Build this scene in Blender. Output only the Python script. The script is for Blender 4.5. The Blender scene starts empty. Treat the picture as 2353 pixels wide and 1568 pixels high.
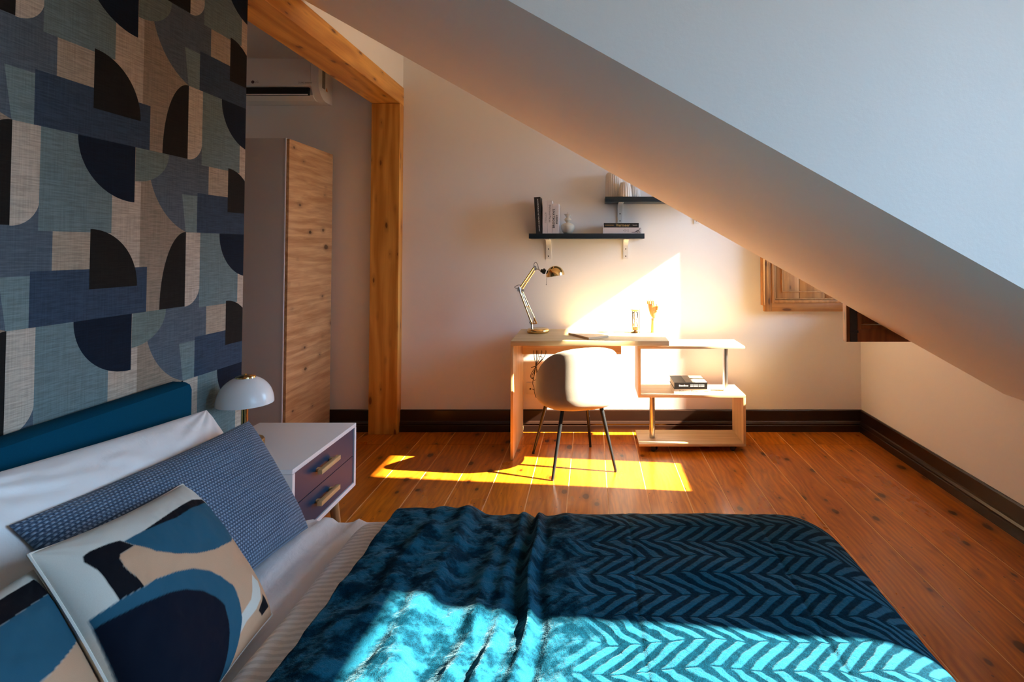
import bpy, bmesh, math, random
import numpy as np
from mathutils import Vector, Matrix

random.seed(7)
rng = np.random.default_rng(7)
SC = bpy.context.scene
COL = SC.collection

# ------------------------------------------------------------------ camera
F, PITCH, HC = 1320.0, math.radians(1.6), 1.32
PX, PY = 1358.0, 572.0 - 1320.0 * math.tan(math.radians(1.6))
W, HGT = 2353.0, 1568.0
cam_d = bpy.data.cameras.new('camera')
cam_d.sensor_width = 36.0
cam_d.lens = F / W * 36.0
cam_d.shift_x = -(PX - W / 2) / W
cam_d.shift_y = (PY - HGT / 2) / W
cam_d.clip_start = 0.02
cam = bpy.data.objects.new('camera', cam_d)
cam.location = (0, 0, HC)
cam.rotation_euler = (math.pi / 2 + PITCH, 0, 0)
COL.objects.link(cam)
SC.camera = cam

# ------------------------------------------------------------------ light
SUN_AZ, SUN_EL = math.radians(6.5), math.radians(34.0)
world = bpy.data.worlds.new('sky')
SC.world = world
world.use_nodes = True
wn = world.node_tree
wn.nodes.clear()
wo = wn.nodes.new('ShaderNodeOutputWorld')
wb = wn.nodes.new('ShaderNodeBackground')
wg = wn.nodes.new('ShaderNodeTexCoord')
ws = wn.nodes.new('ShaderNodeSeparateXYZ')
wr = wn.nodes.new('ShaderNodeValToRGB')
wr.color_ramp.elements[0].position = 0.47
wr.color_ramp.elements[0].color = (0.20, 0.18, 0.15, 1)
wr.color_ramp.elements[1].position = 0.53
wr.color_ramp.elements[1].color = (0.42, 0.68, 1.0, 1)
wm = wn.nodes.new('ShaderNodeMath')
wm.operation = 'MULTIPLY_ADD'
wm.inputs[1].default_value = 0.5
wm.inputs[2].default_value = 0.5
wn.links.new(wg.outputs['Generated'], ws.inputs[0])
wn.links.new(ws.outputs[2], wm.inputs[0])
wn.links.new(wm.outputs[0], wr.inputs[0])
wn.links.new(wr.outputs[0], wb.inputs[0])
wb.inputs[1].default_value = 4.9
wn.links.new(wb.outputs[0], wo.inputs[0])

sun_d = bpy.data.lights.new('sun', 'SUN')
sun_d.energy = 17.0
sun_d.color = (1.0, 0.85, 0.64)
sun_d.angle = math.radians(0.6)
sun = bpy.data.objects.new('sun', sun_d)
sd = Vector((-math.cos(SUN_AZ) * math.cos(SUN_EL), math.sin(SUN_AZ) * math.cos(SUN_EL), -math.sin(SUN_EL)))
sun.rotation_euler = sd.to_track_quat('-Z', 'Y').to_euler()
sun.location = (8, 2, 6)
COL.objects.link(sun)

# window rectangles (inside faces) : y0, y1, z0, z1
WIN = [(2.93, 4.105, 0.935, 2.327), (-0.12, 1.06, 0.935, 2.327)]
XR, YB = 1.963, 4.204
for k, (y0, y1, z0, z1) in enumerate(WIN):
    pd = bpy.data.lights.new('window_portal', 'AREA')
    pd.shape = 'RECTANGLE'
    pd.size = y1 - y0
    pd.size_y = z1 - z0
    pd.cycles.is_portal = True
    po = bpy.data.objects.new('window_portal', pd)
    po.location = (2.12, (y0 + y1) / 2, (z0 + z1) / 2)
    po.rotation_euler = Vector((-1, 0, 0)).to_track_quat('-Z', 'Z').to_euler()
    COL.objects.link(po)

SC.view_settings.view_transform = 'Standard'
SC.view_settings.look = 'None'
SC.view_settings.gamma = 1.0
SC.view_settings.use_curve_mapping = False
SC.view_settings.exposure = 2.42
SC.cycles.use_denoising = True
SC.cycles.adaptive_threshold = 0.025
SC.cycles.diffuse_bounces = 6
SC.cycles.max_bounces = 8
SC.cycles.sample_clamp_indirect = 8.0
SC.cycles.caustics_reflective = False
SC.cycles.caustics_refractive = False


# ------------------------------------------------------------------ node helpers
def lin(r, g, b):
    f = lambda c: (c / 255 / 12.92) if c <= 10.3 else ((c / 255 + 0.055) / 1.055) ** 2.4
    return (f(r), f(g), f(b))


class V:
    def __init__(s, g, sock):
        s.g, s.s = g, sock

    def _b(s, op, o, rev=False):
        return s.g.math(op, o, s) if rev else s.g.math(op, s, o)
    def __add__(s, o): return s._b('ADD', o)
    __radd__ = __add__
    def __sub__(s, o): return s._b('SUBTRACT', o)
    def __rsub__(s, o): return s._b('SUBTRACT', o, True)
    def __mul__(s, o): return s._b('MULTIPLY', o)
    __rmul__ = __mul__
    def __truediv__(s, o): return s._b('DIVIDE', o)
    def __gt__(s, o): return s._b('GREATER_THAN', o)
    def __lt__(s, o): return s._b('LESS_THAN', o)
    def floor(s): return s.g.math('FLOOR', s)
    def fract(s): return s.g.math('FRACT', s)
    def abs(s): return s.g.math('ABSOLUTE', s)
    def sin(s): return s.g.math('SINE', s)
    def pow(s, o): return s.g.math('POWER', s, o)


class Graph:
    def __init__(s, name):
        s.m = bpy.data.materials.new(name)
        s.m.use_nodes = True
        s.t = s.m.node_tree
        s.t.nodes.clear()
        s.out = s.t.nodes.new('ShaderNodeOutputMaterial')

    def node(s, typ, **ins):
        n = s.t.nodes.new(typ)
        for k, v in ins.items():
            s.set(n, k, v)
        return n

    def set(s, n, key, v):
        key = {'_': ' '}.get(key, key).replace('_', ' ')
        i = n.inputs[key]
        if isinstance(v, V):
            s.t.links.new(v.s, i)
        elif isinstance(v, bpy.types.NodeSocket):
            s.t.links.new(v, i)
        elif isinstance(v, (tuple, list)):
            i.default_value = tuple(v) + ((1.0,) if len(v) == 3 and i.type == 'RGBA' else ())
        else:
            i.default_value = v

    def math(s, op, a, b=None, c=None):
        n = s.t.nodes.new('ShaderNodeMath')
        n.operation = op
        for i, v in enumerate((a, b, c)):
            if v is None:
                continue
            if isinstance(v, V):
                s.t.links.new(v.s, n.inputs[i])
            else:
                n.inputs[i].default_value = v
        return V(s, n.outputs[0])

    def step(s, v, a, b):
        n = s.t.nodes.new('ShaderNodeMapRange')
        n.interpolation_type = 'SMOOTHSTEP'
        s.t.links.new(v.s, n.inputs[0])
        n.inputs[1].default_value, n.inputs[2].default_value = a, b
        return V(s, n.outputs[0])

    def mix(s, f, a, b, mode='MIX'):
        n = s.t.nodes.new('ShaderNodeMix')
        n.data_type = 'RGBA'
        n.blend_type = mode
        n.clamp_factor = True
        for i, v in ((n.inputs[0], f), (n.inputs[6], a), (n.inputs[7], b)):
            if isinstance(v, V):
                s.t.links.new(v.s, i)
            elif isinstance(v, (tuple, list)):
                i.default_value = tuple(v)[:3] + (1.0,)
            else:
                i.default_value = v
        return V(s, n.outputs[2])

    def coords(s, kind='Object'):
        n = s.t.nodes.new('ShaderNodeTexCoord')
        return V(s, n.outputs[kind])

    def world(s):
        return V(s, s.t.nodes.new('ShaderNodeNewGeometry').outputs['Position'])

    def sep(s, v):
        n = s.t.nodes.new('ShaderNodeSeparateXYZ')
        s.t.links.new(v.s, n.inputs[0])
        return [V(s, o) for o in n.outputs]

    def vec(s, x, y, z):
        n = s.t.nodes.new('ShaderNodeCombineXYZ')
        for i, v in enumerate((x, y, z)):
            if isinstance(v, V):
                s.t.links.new(v.s, n.inputs[i])
            else:
                n.inputs[i].default_value = v
        return V(s, n.outputs[0])

    def noise(s, v, scale, detail=3, rough=0.5, dist=0.0):
        n = s.node('ShaderNodeTexNoise', Vector=v, Scale=scale, Detail=detail, Roughness=rough, Distortion=dist)
        return V(s, n.outputs[0])

    def voronoi(s, v, scale, rand=1.0):
        n = s.t.nodes.new('ShaderNodeTexVoronoi')
        n.voronoi_dimensions = '2D'
        for k_, v_ in (('Vector', v), ('Scale', scale), ('Randomness', rand)):
            s.set(n, k_, v_)
        return V(s, n.outputs['Distance'])

    def rand(s):
        return V(s, s.t.nodes.new('ShaderNodeObjectInfo').outputs['Random'])

    def bump(s, h, strength=0.3, dist=0.002):
        n = s.node('ShaderNodeBump', Height=h, Strength=strength, Distance=dist)
        return V(s, n.outputs[0])

    def bsdf(s, color, rough=0.5, **kw):
        n = s.t.nodes.new('ShaderNodeBsdfPrincipled')
        s.set(n, 'Base Color', color)
        s.set(n, 'Roughness', rough)
        for k, v in kw.items():
            s.set(n, k, v)
        s.t.links.new(n.outputs[0], s.out.inputs[0])
        return s.m


def plain(name, col, rough=0.5, nscale=60, namt=0.06, bump=0.0, **kw):
    g = Graph(name)
    v = g.coords()
    n = g.noise(v, nscale, 3)
    dark = tuple(c * (1 - namt) for c in col)
    lite = tuple(min(1, c * (1 + namt)) for c in col)
    c = g.mix(n, dark, lite)
    if bump:
        kw['Normal'] = g.bump(n, bump, 0.002)
    return g.bsdf(c, rough, **kw)


def wood(name, dark, lite, knot, axis=1, across=28.0, along=1.6, rough=0.4, knots=True, vary=0.25, coat=0.0,
         kcell=(5.5, 2.0), world=False, ksize=0.11, rings=0.5):
    g = Graph(name)
    v = g.world() if world else g.coords()
    p = g.sep(v)
    r = g.rand()
    L = p[axis]
    o = [p[i] for i in range(3) if i != axis]
    off = r * 37.0
    gv = g.vec(o[0] * across + off, L * along + off, o[1] * across)
    warp = g.noise(g.vec(o[0] * 5.0 + off, L * 1.1, o[1] * 5.0), 1.0, 2)
    n1 = g.noise(gv, 1.0, 4, 0.6, 0.6)
    n2 = g.noise(g.vec(o[0] * across * 6 + off, L * along * 4, o[1] * across * 6), 1.0, 2)
    ring = ((o[0] + o[1] * 0.7 + warp * 0.22) * (across * 5.5)).sin() * 0.5 + 0.5
    t = n1 * (1.0 - 0.3 * rings) + n2 * 0.25 + ring * 0.3 * rings - 0.12
    t = g.step(t, 0.22, 0.85)
    c = g.mix(t, dark, lite)
    if knots:
        kv = g.vec((o[0] + o[1] * 1.3) * kcell[0] + off * 1.7, L * kcell[1] + off, 0.0)
        kd = g.voronoi(kv, 1.0)
        kn = kd + (n2 - 0.5) * 0.05 + (g.noise(kv, 0.9, 1) - 0.44) * 0.42
        k1 = 1.0 - g.step(kn, ksize * 0.35, ksize)
        c = g.mix(k1 * 0.85, c, knot)
        halo = 1.0 - g.step(kn, ksize, ksize * 2.6)
        c = g.mix(halo * 0.25, c, knot)
    if vary:
        c = g.mix(r * vary, c, tuple(x * 0.45 for x in dark))
    kw = {}
    if coat:
        kw = {'Coat Weight': coat, 'Coat Roughness': 0.12}
    kw['Normal'] = g.bump(n1 * 0.6 + n2 * 0.4, 0.12, 0.001)
    return g.bsdf(c, rough, **kw)


# ------------------------------------------------------------------ geometry helpers
WLOC = {}


class MB:
    def __init__(s):
        s.v, s.f, s.mi = [], [], []
        s.cur = 0

    def add(s, vs, fs):
        b = len(s.v)
        s.v += [tuple(map(float, q)) for q in vs]
        s.f += [tuple(b + i for i in q) for q in fs]
        s.mi += [s.cur] * len(fs)
        return s

    def box(s, x0, x1, y0, y1, z0, z1, bev=0.0, M=None):
        if x0 > x1: x0, x1 = x1, x0
        if y0 > y1: y0, y1 = y1, y0
        if z0 > z1: z0, z1 = z1, z0
        if bev:
            bm = bmesh.new()
            bmesh.ops.create_cube(bm, size=1)
            for q in bm.verts:
                q.co = Vector(((x0 + x1) / 2 + q.co.x * (x1 - x0), (y0 + y1) / 2 + q.co.y * (y1 - y0), (z0 + z1) / 2 + q.co.z * (z1 - z0)))
            bmesh.ops.bevel(bm, geom=list(bm.edges) + list(bm.verts), offset=bev, segments=2, affect='EDGES', profile=0.6)
            bm.verts.index_update()
            vs = [q.co.copy() for q in bm.verts]
            fs = [[q.index for q in f.verts] for f in bm.faces]
            bm.free()
        else:
            vs = [Vector((x, y, z)) for x in (x0, x1) for y in (y0, y1) for z in (z0, z1)]
            fs = [(0, 1, 3, 2), (4, 6, 7, 5), (0, 4, 5, 1), (2, 3, 7, 6), (0, 2, 6, 4), (1, 5, 7, 3)]
        if M is not None:
            vs = [M @ q for q in vs]
        return s.add(vs, fs)

    def prism(s, poly, axis, a, b):
        """extrude a 2D polygon (in the two other axes, in order) from a to b along axis"""
        def mk(p, t):
            q = list(p)
            q.insert(axis, t)
            return q
        n = len(poly)
        vs = [mk(p, a) for p in poly] + [mk(p, b) for p in poly]
        fs = [tuple(range(n))[::-1], tuple(range(n, 2 * n))] + [(i, (i + 1) % n, n + (i + 1) % n, n + i) for i in range(n)]
        return s.add(vs, fs)

    def cyl(s, p0, p1, r0, r1=None, n=16, cap=True):
        r1 = r0 if r1 is None else r1
        p0, p1 = Vector(p0), Vector(p1)
        d = (p1 - p0).normalized()
        u = d.orthogonal().normalized()
        w = d.cross(u)
        vs = []
        for p, r in ((p0, r0), (p1, r1)):
            for i in range(n):
                a = 2 * math.pi * i / n
                vs.append(p + (u * math.cos(a) + w * math.sin(a)) * r)
        fs = [(i, (i + 1) % n, n + (i + 1) % n, n + i) for i in range(n)]
        if cap:
            fs += [tuple(range(n))[::-1], tuple(range(n, 2 * n))]
        return s.add(vs, fs)

    def tube(s, pts, r, n=8, close=False):
        P = [Vector(p) for p in pts]
        N = len(P)
        rs = r if isinstance(r, (list, tuple)) else [r] * N
        u = None
        vs = []
        for i in range(N):
            d = (P[min(i + 1, N - 1)] - P[max(i - 1, 0)]).normalized()
            u = d.orthogonal().normalized() if u is None else (u - d * u.dot(d)).normalized()
            w = d.cross(u)
            for k in range(n):
                a = 2 * math.pi * k / n
                vs.append(P[i] + (u * math.cos(a) + w * math.sin(a)) * rs[i])
        fs = []
        for i in range(N - 1):
            for k in range(n):
                fs.append((i * n + k, i * n + (k + 1) % n, (i + 1) * n + (k + 1) % n, (i + 1) * n + k))
        fs += [tuple(range(n))[::-1], tuple(range((N - 1) * n, N * n))]
        return s.add(vs, fs)

    def lathe(s, prof, c, n=32, M=None, rf=None):
        """prof: list of (r, z) ; rf(angle, r, z) may scale the radius"""
        vs, fs = [], []
        m = len(prof)
        for r, z in prof:
            for i in range(n):
                a = 2 * math.pi * i / n
                q = r * (rf(a, r, z) if rf else 1)
                p = Vector((q * math.cos(a), q * math.sin(a), z))
                vs.append((M @ p if M is not None else p) + Vector(c))
        for j in range(m - 1):
            for i in range(n):
                fs.append((j * n + i, j * n + (i + 1) % n, (j + 1) * n + (i + 1) % n, (j + 1) * n + i))
        if prof[0][0] > 1e-5:
            fs.append(tuple(range(n))[::-1])
        if prof[-1][0] > 1e-5:
            fs.append(tuple(range((m - 1) * n, m * n)))
        return s.add(vs, fs)

    def grid(s, A):
        nu, nv = A.shape[:2]
        vs = A.reshape(-1, 3).tolist()
        fs = [(i * nv + j, (i + 1) * nv + j, (i + 1) * nv + j + 1, i * nv + j + 1) for i in range(nu - 1) for j in range(nv - 1)]
        return s.add(vs, fs)

    def build(s, name, mat, parent=None, smooth=True, weld=False, ang=40, fix=True):
        a = np.array(s.v)
        lo, hi = a.min(0), a.max(0)
        o0 = Vector(((lo[0] + hi[0]) / 2, (lo[1] + hi[1]) / 2, lo[2] if parent is None else (lo[2] + hi[2]) / 2))
        me = bpy.data.meshes.new(name)
        me.from_pydata((a - np.array(o0)).tolist(), [], s.f)
        mats = mat if isinstance(mat, (list, tuple)) else [mat]
        for m in mats:
            me.materials.append(m)
        if len(mats) > 1:
            me.polygons.foreach_set('material_index', s.mi)
        if weld or fix:
            bm = bmesh.new()
            bm.from_mesh(me)
            if weld:
                bmesh.ops.remove_doubles(bm, verts=bm.verts, dist=1e-5)
            if fix:
                bmesh.ops.recalc_face_normals(bm, faces=bm.faces)
            bm.to_mesh(me)
            bm.free()
        if smooth:
            me.polygons.foreach_set('use_smooth', [True] * len(me.polygons))
            me.set_sharp_from_angle(angle=math.radians(ang))
        me.update()
        o = bpy.data.objects.new(name, me)
        COL.objects.link(o)
        put(o, o0, parent)
        return o


def put(o, loc, parent):
    loc = Vector(loc)
    WLOC[o.name] = loc
    if parent is not None:
        o.parent = parent
        o.location = loc - WLOC[parent.name]
    else:
        o.location = loc


def tag(o, label, cat=None, group=None, kind=None):
    o['label'] = label
    if cat: o['category'] = cat
    if group: o['group'] = group
    if kind: o['kind'] = kind
    return o


def thing(name, loc, label, cat, group=None):
    o = bpy.data.objects.new(name, None)
    o.empty_display_size = 0.1
    COL.objects.link(o)
    put(o, loc, None)
    return tag(o, label, cat, group)


def struct(o, label=None):
    o['kind'] = 'structure'
    if label: o['label'] = label
    return o


def text(name, body, size, loc, axes, mat, parent, align='CENTER', bold=0.0, sx=1.0, spacing=1.0):
    """flat lettering: axes = (right, up) world vectors"""
    cu = bpy.data.curves.new('lettering', 'FONT')
    cu.body = body
    cu.size = size
    cu.align_x = align
    cu.align_y = 'CENTER'
    cu.offset = bold
    cu.space_character = spacing
    cu.resolution_u = 2
    t = bpy.data.objects.new('lettering', cu)
    COL.objects.link(t)
    dg = bpy.context.evaluated_depsgraph_get()
    me = bpy.data.meshes.new_from_object(t.evaluated_get(dg))
    bpy.data.objects.remove(t)
    bpy.data.curves.remove(cu)
    R, U = Vector(axes[0]).normalized(), Vector(axes[1]).normalized()
    Nn = R.cross(U)
    for q in me.vertices:
        q.co = R * q.co.x * sx + U * q.co.y + Nn * 0.0
    me.name = name
    me.materials.clear()
    me.materials.append(mat)
    o = bpy.data.objects.new(name, me)
    COL.objects.link(o)
    put(o, Vector(loc) + Nn * 0.0006, parent)
    return o


def ray(x, y):
    u, v = (x - PX) / F, -(y - PY) / F
    c, s = math.cos(PITCH), math.sin(PITCH)
    return Vector((u, c - v * s, s + v * c))


def at(x, y, axis, val):
    """where the line of sight through a photo pixel meets the plane axis = val"""
    d = ray(x, y)
    o = Vector((0, 0, HC))
    return o + d * ((val - o[axis]) / d[axis])


def smooth_path(pts, k=6):
    P = [Vector(p) for p in pts]
    P = [P[0] * 2 - P[1]] + P + [P[-1] * 2 - P[-2]]
    out = []
    for i in range(1, len(P) - 2):
        p0, p1, p2, p3 = P[i - 1:i + 3]
        for j in range(k):
            t = j / k
            out.append(0.5 * ((2 * p1) + (p2 - p0) * t + (2 * p0 - 5 * p1 + 4 * p2 - p3) * t * t + (3 * p1 - p0 - 3 * p2 + p3) * t ** 3))
    out.append(P[-2])
    return out


def fbm(X, Y, seed, scale, octs=3):
    """cheap smooth value noise on numpy grids"""
    r = np.random.default_rng(seed)
    tot = np.zeros_like(X)
    amp = 1.0
    for o in range(octs):
        T = r.random((64, 64))
        gx, gy = X * scale * 2 ** o + 17.3 * o, Y * scale * 2 ** o + 5.1 * o
        ix, iy = np.floor(gx).astype(int), np.floor(gy).astype(int)
        fx, fy = gx - ix, gy - iy
        fx, fy = fx * fx * (3 - 2 * fx), fy * fy * (3 - 2 * fy)
        g = lambda a, b: T[a % 64, b % 64]
        tot += amp * (g(ix, iy) * (1 - fx) * (1 - fy) + g(ix + 1, iy) * fx * (1 - fy) + g(ix, iy + 1) * (1 - fx) * fy + g(ix + 1, iy + 1) * fx * fy - 0.5)
        amp *= 0.5
    return tot


# ------------------------------------------------------------------ materials
def plaster():
    g = Graph('white_plaster')
    v = g.world()
    n = g.noise(v, 90, 4, 0.6)
    n2 = g.noise(v, 3, 2)
    c = g.mix(n2, (0.83, 0.805, 0.77), (0.87, 0.85, 0.82))
    return g.bsdf(c, 0.75, Normal=g.bump(n, 0.25, 0.0015))


M_WALL = plaster()


def wallpaper():
    g = Graph('geometric_wallpaper')
    p = g.sep(g.world())
    Y, Z = p[1], p[2]
    PY_, PZ_ = 0.595, 0.503
    col = ((Y - 1.362) / PY_).floor()
    a = Y - 1.362 - col * PY_
    b = g.math('FLOORED_MODULO', Z - 1.125 + col * 0.2515, PZ_)

    def rect(x0, x1, y0, y1):
        m = (a > x0) * (a < x1)
        if y0 > 0: m = m * (b > y0)
        if y1 < 0.5: m = m * (b < y1)
        return m

    def ell(cx, cy, rx, ry):
        dx, dy = (a - cx) / rx, (b - cy) / ry
        return (dx * dx + dy * dy) < 1.0
    S = lambda *q: lin(*q)
    J, K, I, HH, BE = S(152, 136, 118), S(88, 100, 110), S(190, 174, 156), S(112, 131, 132), S(172, 157, 138)
    D_, C_, G_, FF, E_, B_, A_ = S(112, 126, 120), S(14, 28, 44), S(118, 136, 136), S(192, 180, 164), S(30, 28, 26), S(56, 72, 90), S(30, 28, 26)
    c = g.mix((a > 0.395) * ell(0.67, 0.49, 0.2495, 0.2495), J, K)
    c = g.mix((a < 0.110) * (b < 0.33), c, K)
    c = g.mix(rect(0.29, 0.395, 0.139, 0.6), c, I)
    c = g.mix(rect(0.071, 0.29, 0.24, 0.6), c, HH)
    c = g.mix(rect(0.221, 0.29, 0.139, 0.24), c, I)
    c = g.mix(rect(0.110, 0.221, 0.139, 0.24), c, BE)
    c = g.mix((a > 0.372) * ell(0.372, 0.503, 0.137, 0.103), c, D_)
    c = g.mix((a < 0.371) * ell(0.371, 0.503, 0.195, 0.168), c, C_)
    # pale sliver beside the blue bar, split over the repeat edge
    c = g.mix((a < 0.053) * (b < 0.128), c, G_)
    c = g.mix((a > (0.593 - (b - 0.2515) * 0.16)) * (b > 0.2515) * (b < 0.3795), c, G_)
    fm = (a < 0.0715) * (b > 0.25)
    fx = a / 0.0735
    fy = (b - 0.3235) / 0.0735
    corner = ((fx * fx + fy * fy) < 1.0)
    fm = fm * g.math('MAXIMUM', corner, b > 0.3235)
    c = g.mix(fm, c, FF)
    c = g.mix(ell(0.595, 0.0, 0.115, 0.252), c, E_)
    c = g.mix(rect(0.053, 0.426, -1, 0.139), c, B_)
    c = g.mix(rect(0.221, 0.6, 0.083, 0.6) * ell(0.221, 0.083, 0.167, 0.167), c, A_)
    # woven relief
    n1 = g.noise(g.vec(0.0, Y * 14.0, Z * 260.0), 1.0, 3, 0.6)
    n2 = g.noise(g.vec(0.0, Y * 240.0, Z * 9.0), 1.0, 2)
    n3 = g.noise(g.vec(0.0, Y * 45.0, Z * 420.0), 1.0, 2)
    t = g.step(n1 * 0.55 + n2 * 0.25 + n3 * 0.2, 0.36, 0.64)
    c = g.mix(t * 0.8, c, g.mix(1.0, c, (0.52, 0.52, 0.52), 'MULTIPLY'))
    return g.bsdf(c, 0.85, Normal=g.bump(t, 0.25, 0.001), **{'Specular IOR Level': 0.15})


M_PAPER = wallpaper()
M_PINE = wood('varnished_pine', lin(188, 122, 44), lin(236, 178, 88), lin(104, 54, 20), axis=1, across=14, along=0.8, rough=0.35, vary=0.0,
              kcell=(9.0, 3.4), ksize=0.09, rings=0.8)
M_PINE_V = wood('varnished_pine_post', lin(188, 122, 44), lin(234, 174, 84), lin(104, 54, 20), axis=2, across=14, along=0.8, rough=0.35, vary=0.0,
                kcell=(9.0, 3.4), ksize=0.09, rings=0.8)


def floor_wood():
    g = Graph('varnished_floorboard')
    p = g.sep(g.world())
    r = g.rand()
    off = r * 53.0
    X, Y = p[0], p[1]
    warp = g.noise(g.vec(X * 4.0 + off, Y * 1.3 + off, 0.0), 1.0, 3)
    n1 = g.noise(g.vec(X * 30.0 + off, Y * 1.8 + off, 0.0), 1.0, 4, 0.6, 0.8)
    n2 = g.noise(g.vec(X * 170.0 + off, Y * 7.0, 0.0), 1.0, 2)
    n3 = g.noise(g.vec(X * 5.0, Y * 2.2, off), 1.0, 3)
    ring = ((X + warp * 0.30) * 190.0).sin() * 0.5 + 0.5
    t = g.step(n1 * 0.6 + n2 * 0.2 + ring * 0.24 * n3, 0.2, 0.8)
    c = g.mix(t * (0.55 + n3 * 0.9), lin(158, 80, 10), lin(236, 142, 30))
    c = g.mix(g.step(n3, 0.45, 0.75) * 0.5, c, lin(146, 70, 12))
    c = g.mix(r * 0.35, c, lin(134, 60, 10))
    kd = g.voronoi(g.vec(X * 6.5 + off, Y * 3.4 + off * 0.7, 0.0), 1.0)
    kn = kd + (n1 - 0.5) * 0.07 + (g.noise(g.vec(X * 6.0, Y * 3.0, off), 1.0, 1) - 0.46) * 0.45
    k1 = 1.0 - g.step(kn, 0.04, 0.095)
    c = g.mix(k1 * 0.9, c, lin(50, 18, 4))
    k2 = 1.0 - g.step(kn, 0.08, 0.26)
    c = g.mix(k2 * 0.35, c, lin(96, 36, 6))
    # nail heads and small scuffs
    nd = g.voronoi(g.vec(X * 9.0, Y * 5.0, 3.0), 1.0)
    c = g.mix((nd < 0.03) * 0.7, c, lin(70, 52, 40))
    sc = g.noise(g.vec(X * 60, Y * 45, off), 1.0, 2)
    rough = 0.22 + n3 * 0.16
    return g.bsdf(c, rough, Normal=g.bump(n1 * 0.5 + sc * 0.3, 0.10, 0.0012), **{'Coat Weight': 0.2, 'Coat Roughness': 0.15, 'Specular IOR Level': 0.4})


M_FLOOR = floor_wood()
M_JOINT = plain('board_joint_filler', lin(226, 172, 116), 0.7)
M_BASE = plain('dark_stained_wood', lin(38, 22, 15), 0.28, 40, 0.25, 0.05)
M_OAKDESK = wood('oak_laminate', lin(190, 160, 114), lin(222, 196, 152), lin(120, 80, 40), axis=0, across=30, along=1.2, rough=0.45, knots=False, vary=0.0, rings=0.25)
M_OAKDESK_V = wood('oak_laminate_upright', lin(194, 158, 106), lin(226, 194, 144), lin(120, 80, 40), axis=2, across=30, along=1.2, rough=0.45, knots=False, vary=0.0, rings=0.25)
M_OAKDOOR = wood('knotty_oak', lin(164, 114, 68), lin(216, 172, 122), lin(74, 44, 22), axis=1, across=26, along=2.0, rough=0.45, vary=0.0, kcell=(4.2, 3.4), ksize=0.07, rings=0.3)
M_SHUT = wood('aged_pine_shutter', lin(150, 94, 42), lin(192, 132, 68), lin(84, 48, 22), axis=2, across=24, along=1.4, rough=0.5, vary=0.1, kcell=(9, 3), ksize=0.08)
M_SHUT_H = wood('aged_pine_rail', lin(150, 94, 42), lin(192, 132, 68), lin(84, 48, 22), axis=0, across=24, along=1.4, rough=0.5, vary=0.1, kcell=(9, 3), ksize=0.08)
M_SHUT_SHADED = wood('shaded_aged_pine', lin(130, 70, 26), lin(170, 100, 44), lin(60, 30, 12), axis=2, across=24, along=1.4, rough=0.45, vary=0.1, kcell=(9, 3), ksize=0.08)  # darker copy of the shutter pine: the backlit leaf's shade put into its colour
M_LEGWOOD = wood('turned_oak', lin(150, 104, 62), lin(190, 140, 90), lin(90, 60, 30), axis=2, across=50, along=3, rough=0.45, knots=False, vary=0)
M_HANDLE = wood('oak_pull', lin(186, 142, 92), lin(222, 180, 126), lin(90, 60, 30), axis=1, across=60, along=4, rough=0.5, knots=False, vary=0)
M_MANNEQUIN = wood('beech', lin(196, 142, 84), lin(226, 178, 116), lin(90, 60, 30), axis=2, across=60, along=6, rough=0.45, knots=False, vary=0)
M_WHITE = plain('white_lacquer', (0.78, 0.76, 0.75), 0.4, 30, 0.01)
M_GREYPANEL = plain('warm_grey_panel', lin(192, 184, 174), 0.5, 30, 0.02)
M_NAVY = plain('navy_lacquer', lin(16, 52, 80), 0.42, 30, 0.03, **{'Specular IOR Level': 0.3})
M_SHELF = plain('petrol_blue_board', lin(20, 38, 48), 0.4, 30, 0.05)
M_PLASTIC = plain('white_plastic', (0.76, 0.75, 0.72), 0.32, 20, 0.01)
M_BLACK = plain('black_plastic', (0.012, 0.012, 0.013), 0.4, 30, 0.1)
M_HOLE = plain('dark_hole', (0.006, 0.006, 0.006), 0.8, 30, 0.1)
M_BLKMETAL = plain('black_metal', (0.02, 0.021, 0.023), 0.32, 60, 0.1, Metallic=0.6)
M_IRON = plain('old_iron', (0.025, 0.026, 0.028), 0.5, 60, 0.3, 0.2)
M_STEEL = plain('brushed_steel', (0.62, 0.62, 0.62), 0.28, 80, 0.04, Metallic=1.0)
M_BRASS = plain('polished_brass', (0.80, 0.55, 0.22), 0.13, 20, 0.04, Metallic=1.0)
M_OPAL = plain('opal_glass', (0.80, 0.81, 0.80), 0.25, 20, 0.01, **{'Subsurface Weight': 0.3, 'Subsurface Radius': (0.02, 0.02, 0.02)})
M_CERAMIC = plain('matte_stoneware', lin(206, 196, 176), 0.55, 60, 0.04, 0.05)
M_PLEAT = plain('white_pleated_ceramic', lin(222, 212, 202), 0.7, 60, 0.02)
M_PAGE = plain('book_pages', lin(214, 204, 188), 0.8, 200, 0.1)
M_BOOKW = plain('white_book_cloth', lin(218, 210, 208), 0.55, 60, 0.03)
M_BOOKB = plain('black_book_cloth', lin(22, 20, 20), 0.45, 60, 0.1)
M_BOOKG = plain('grey_photo_cover', lin(110, 104, 92), 0.4, 14, 0.5)
M_INK = plain('black_ink', (0.012, 0.012, 0.014), 0.6)
M_INKW = plain('white_ink', (0.8, 0.79, 0.77), 0.6)
M_INKG = plain('gold_ink', lin(198, 164, 104), 0.5)
M_INKGREY = plain('grey_ink', lin(120, 112, 108), 0.6)
M_SAND = plain('sand', lin(206, 164, 116), 0.9, 400, 0.2)
M_LAPTOP = plain('champagne_aluminium', lin(206, 178, 146), 0.45, 60, 0.02, Metallic=0.15)


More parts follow.
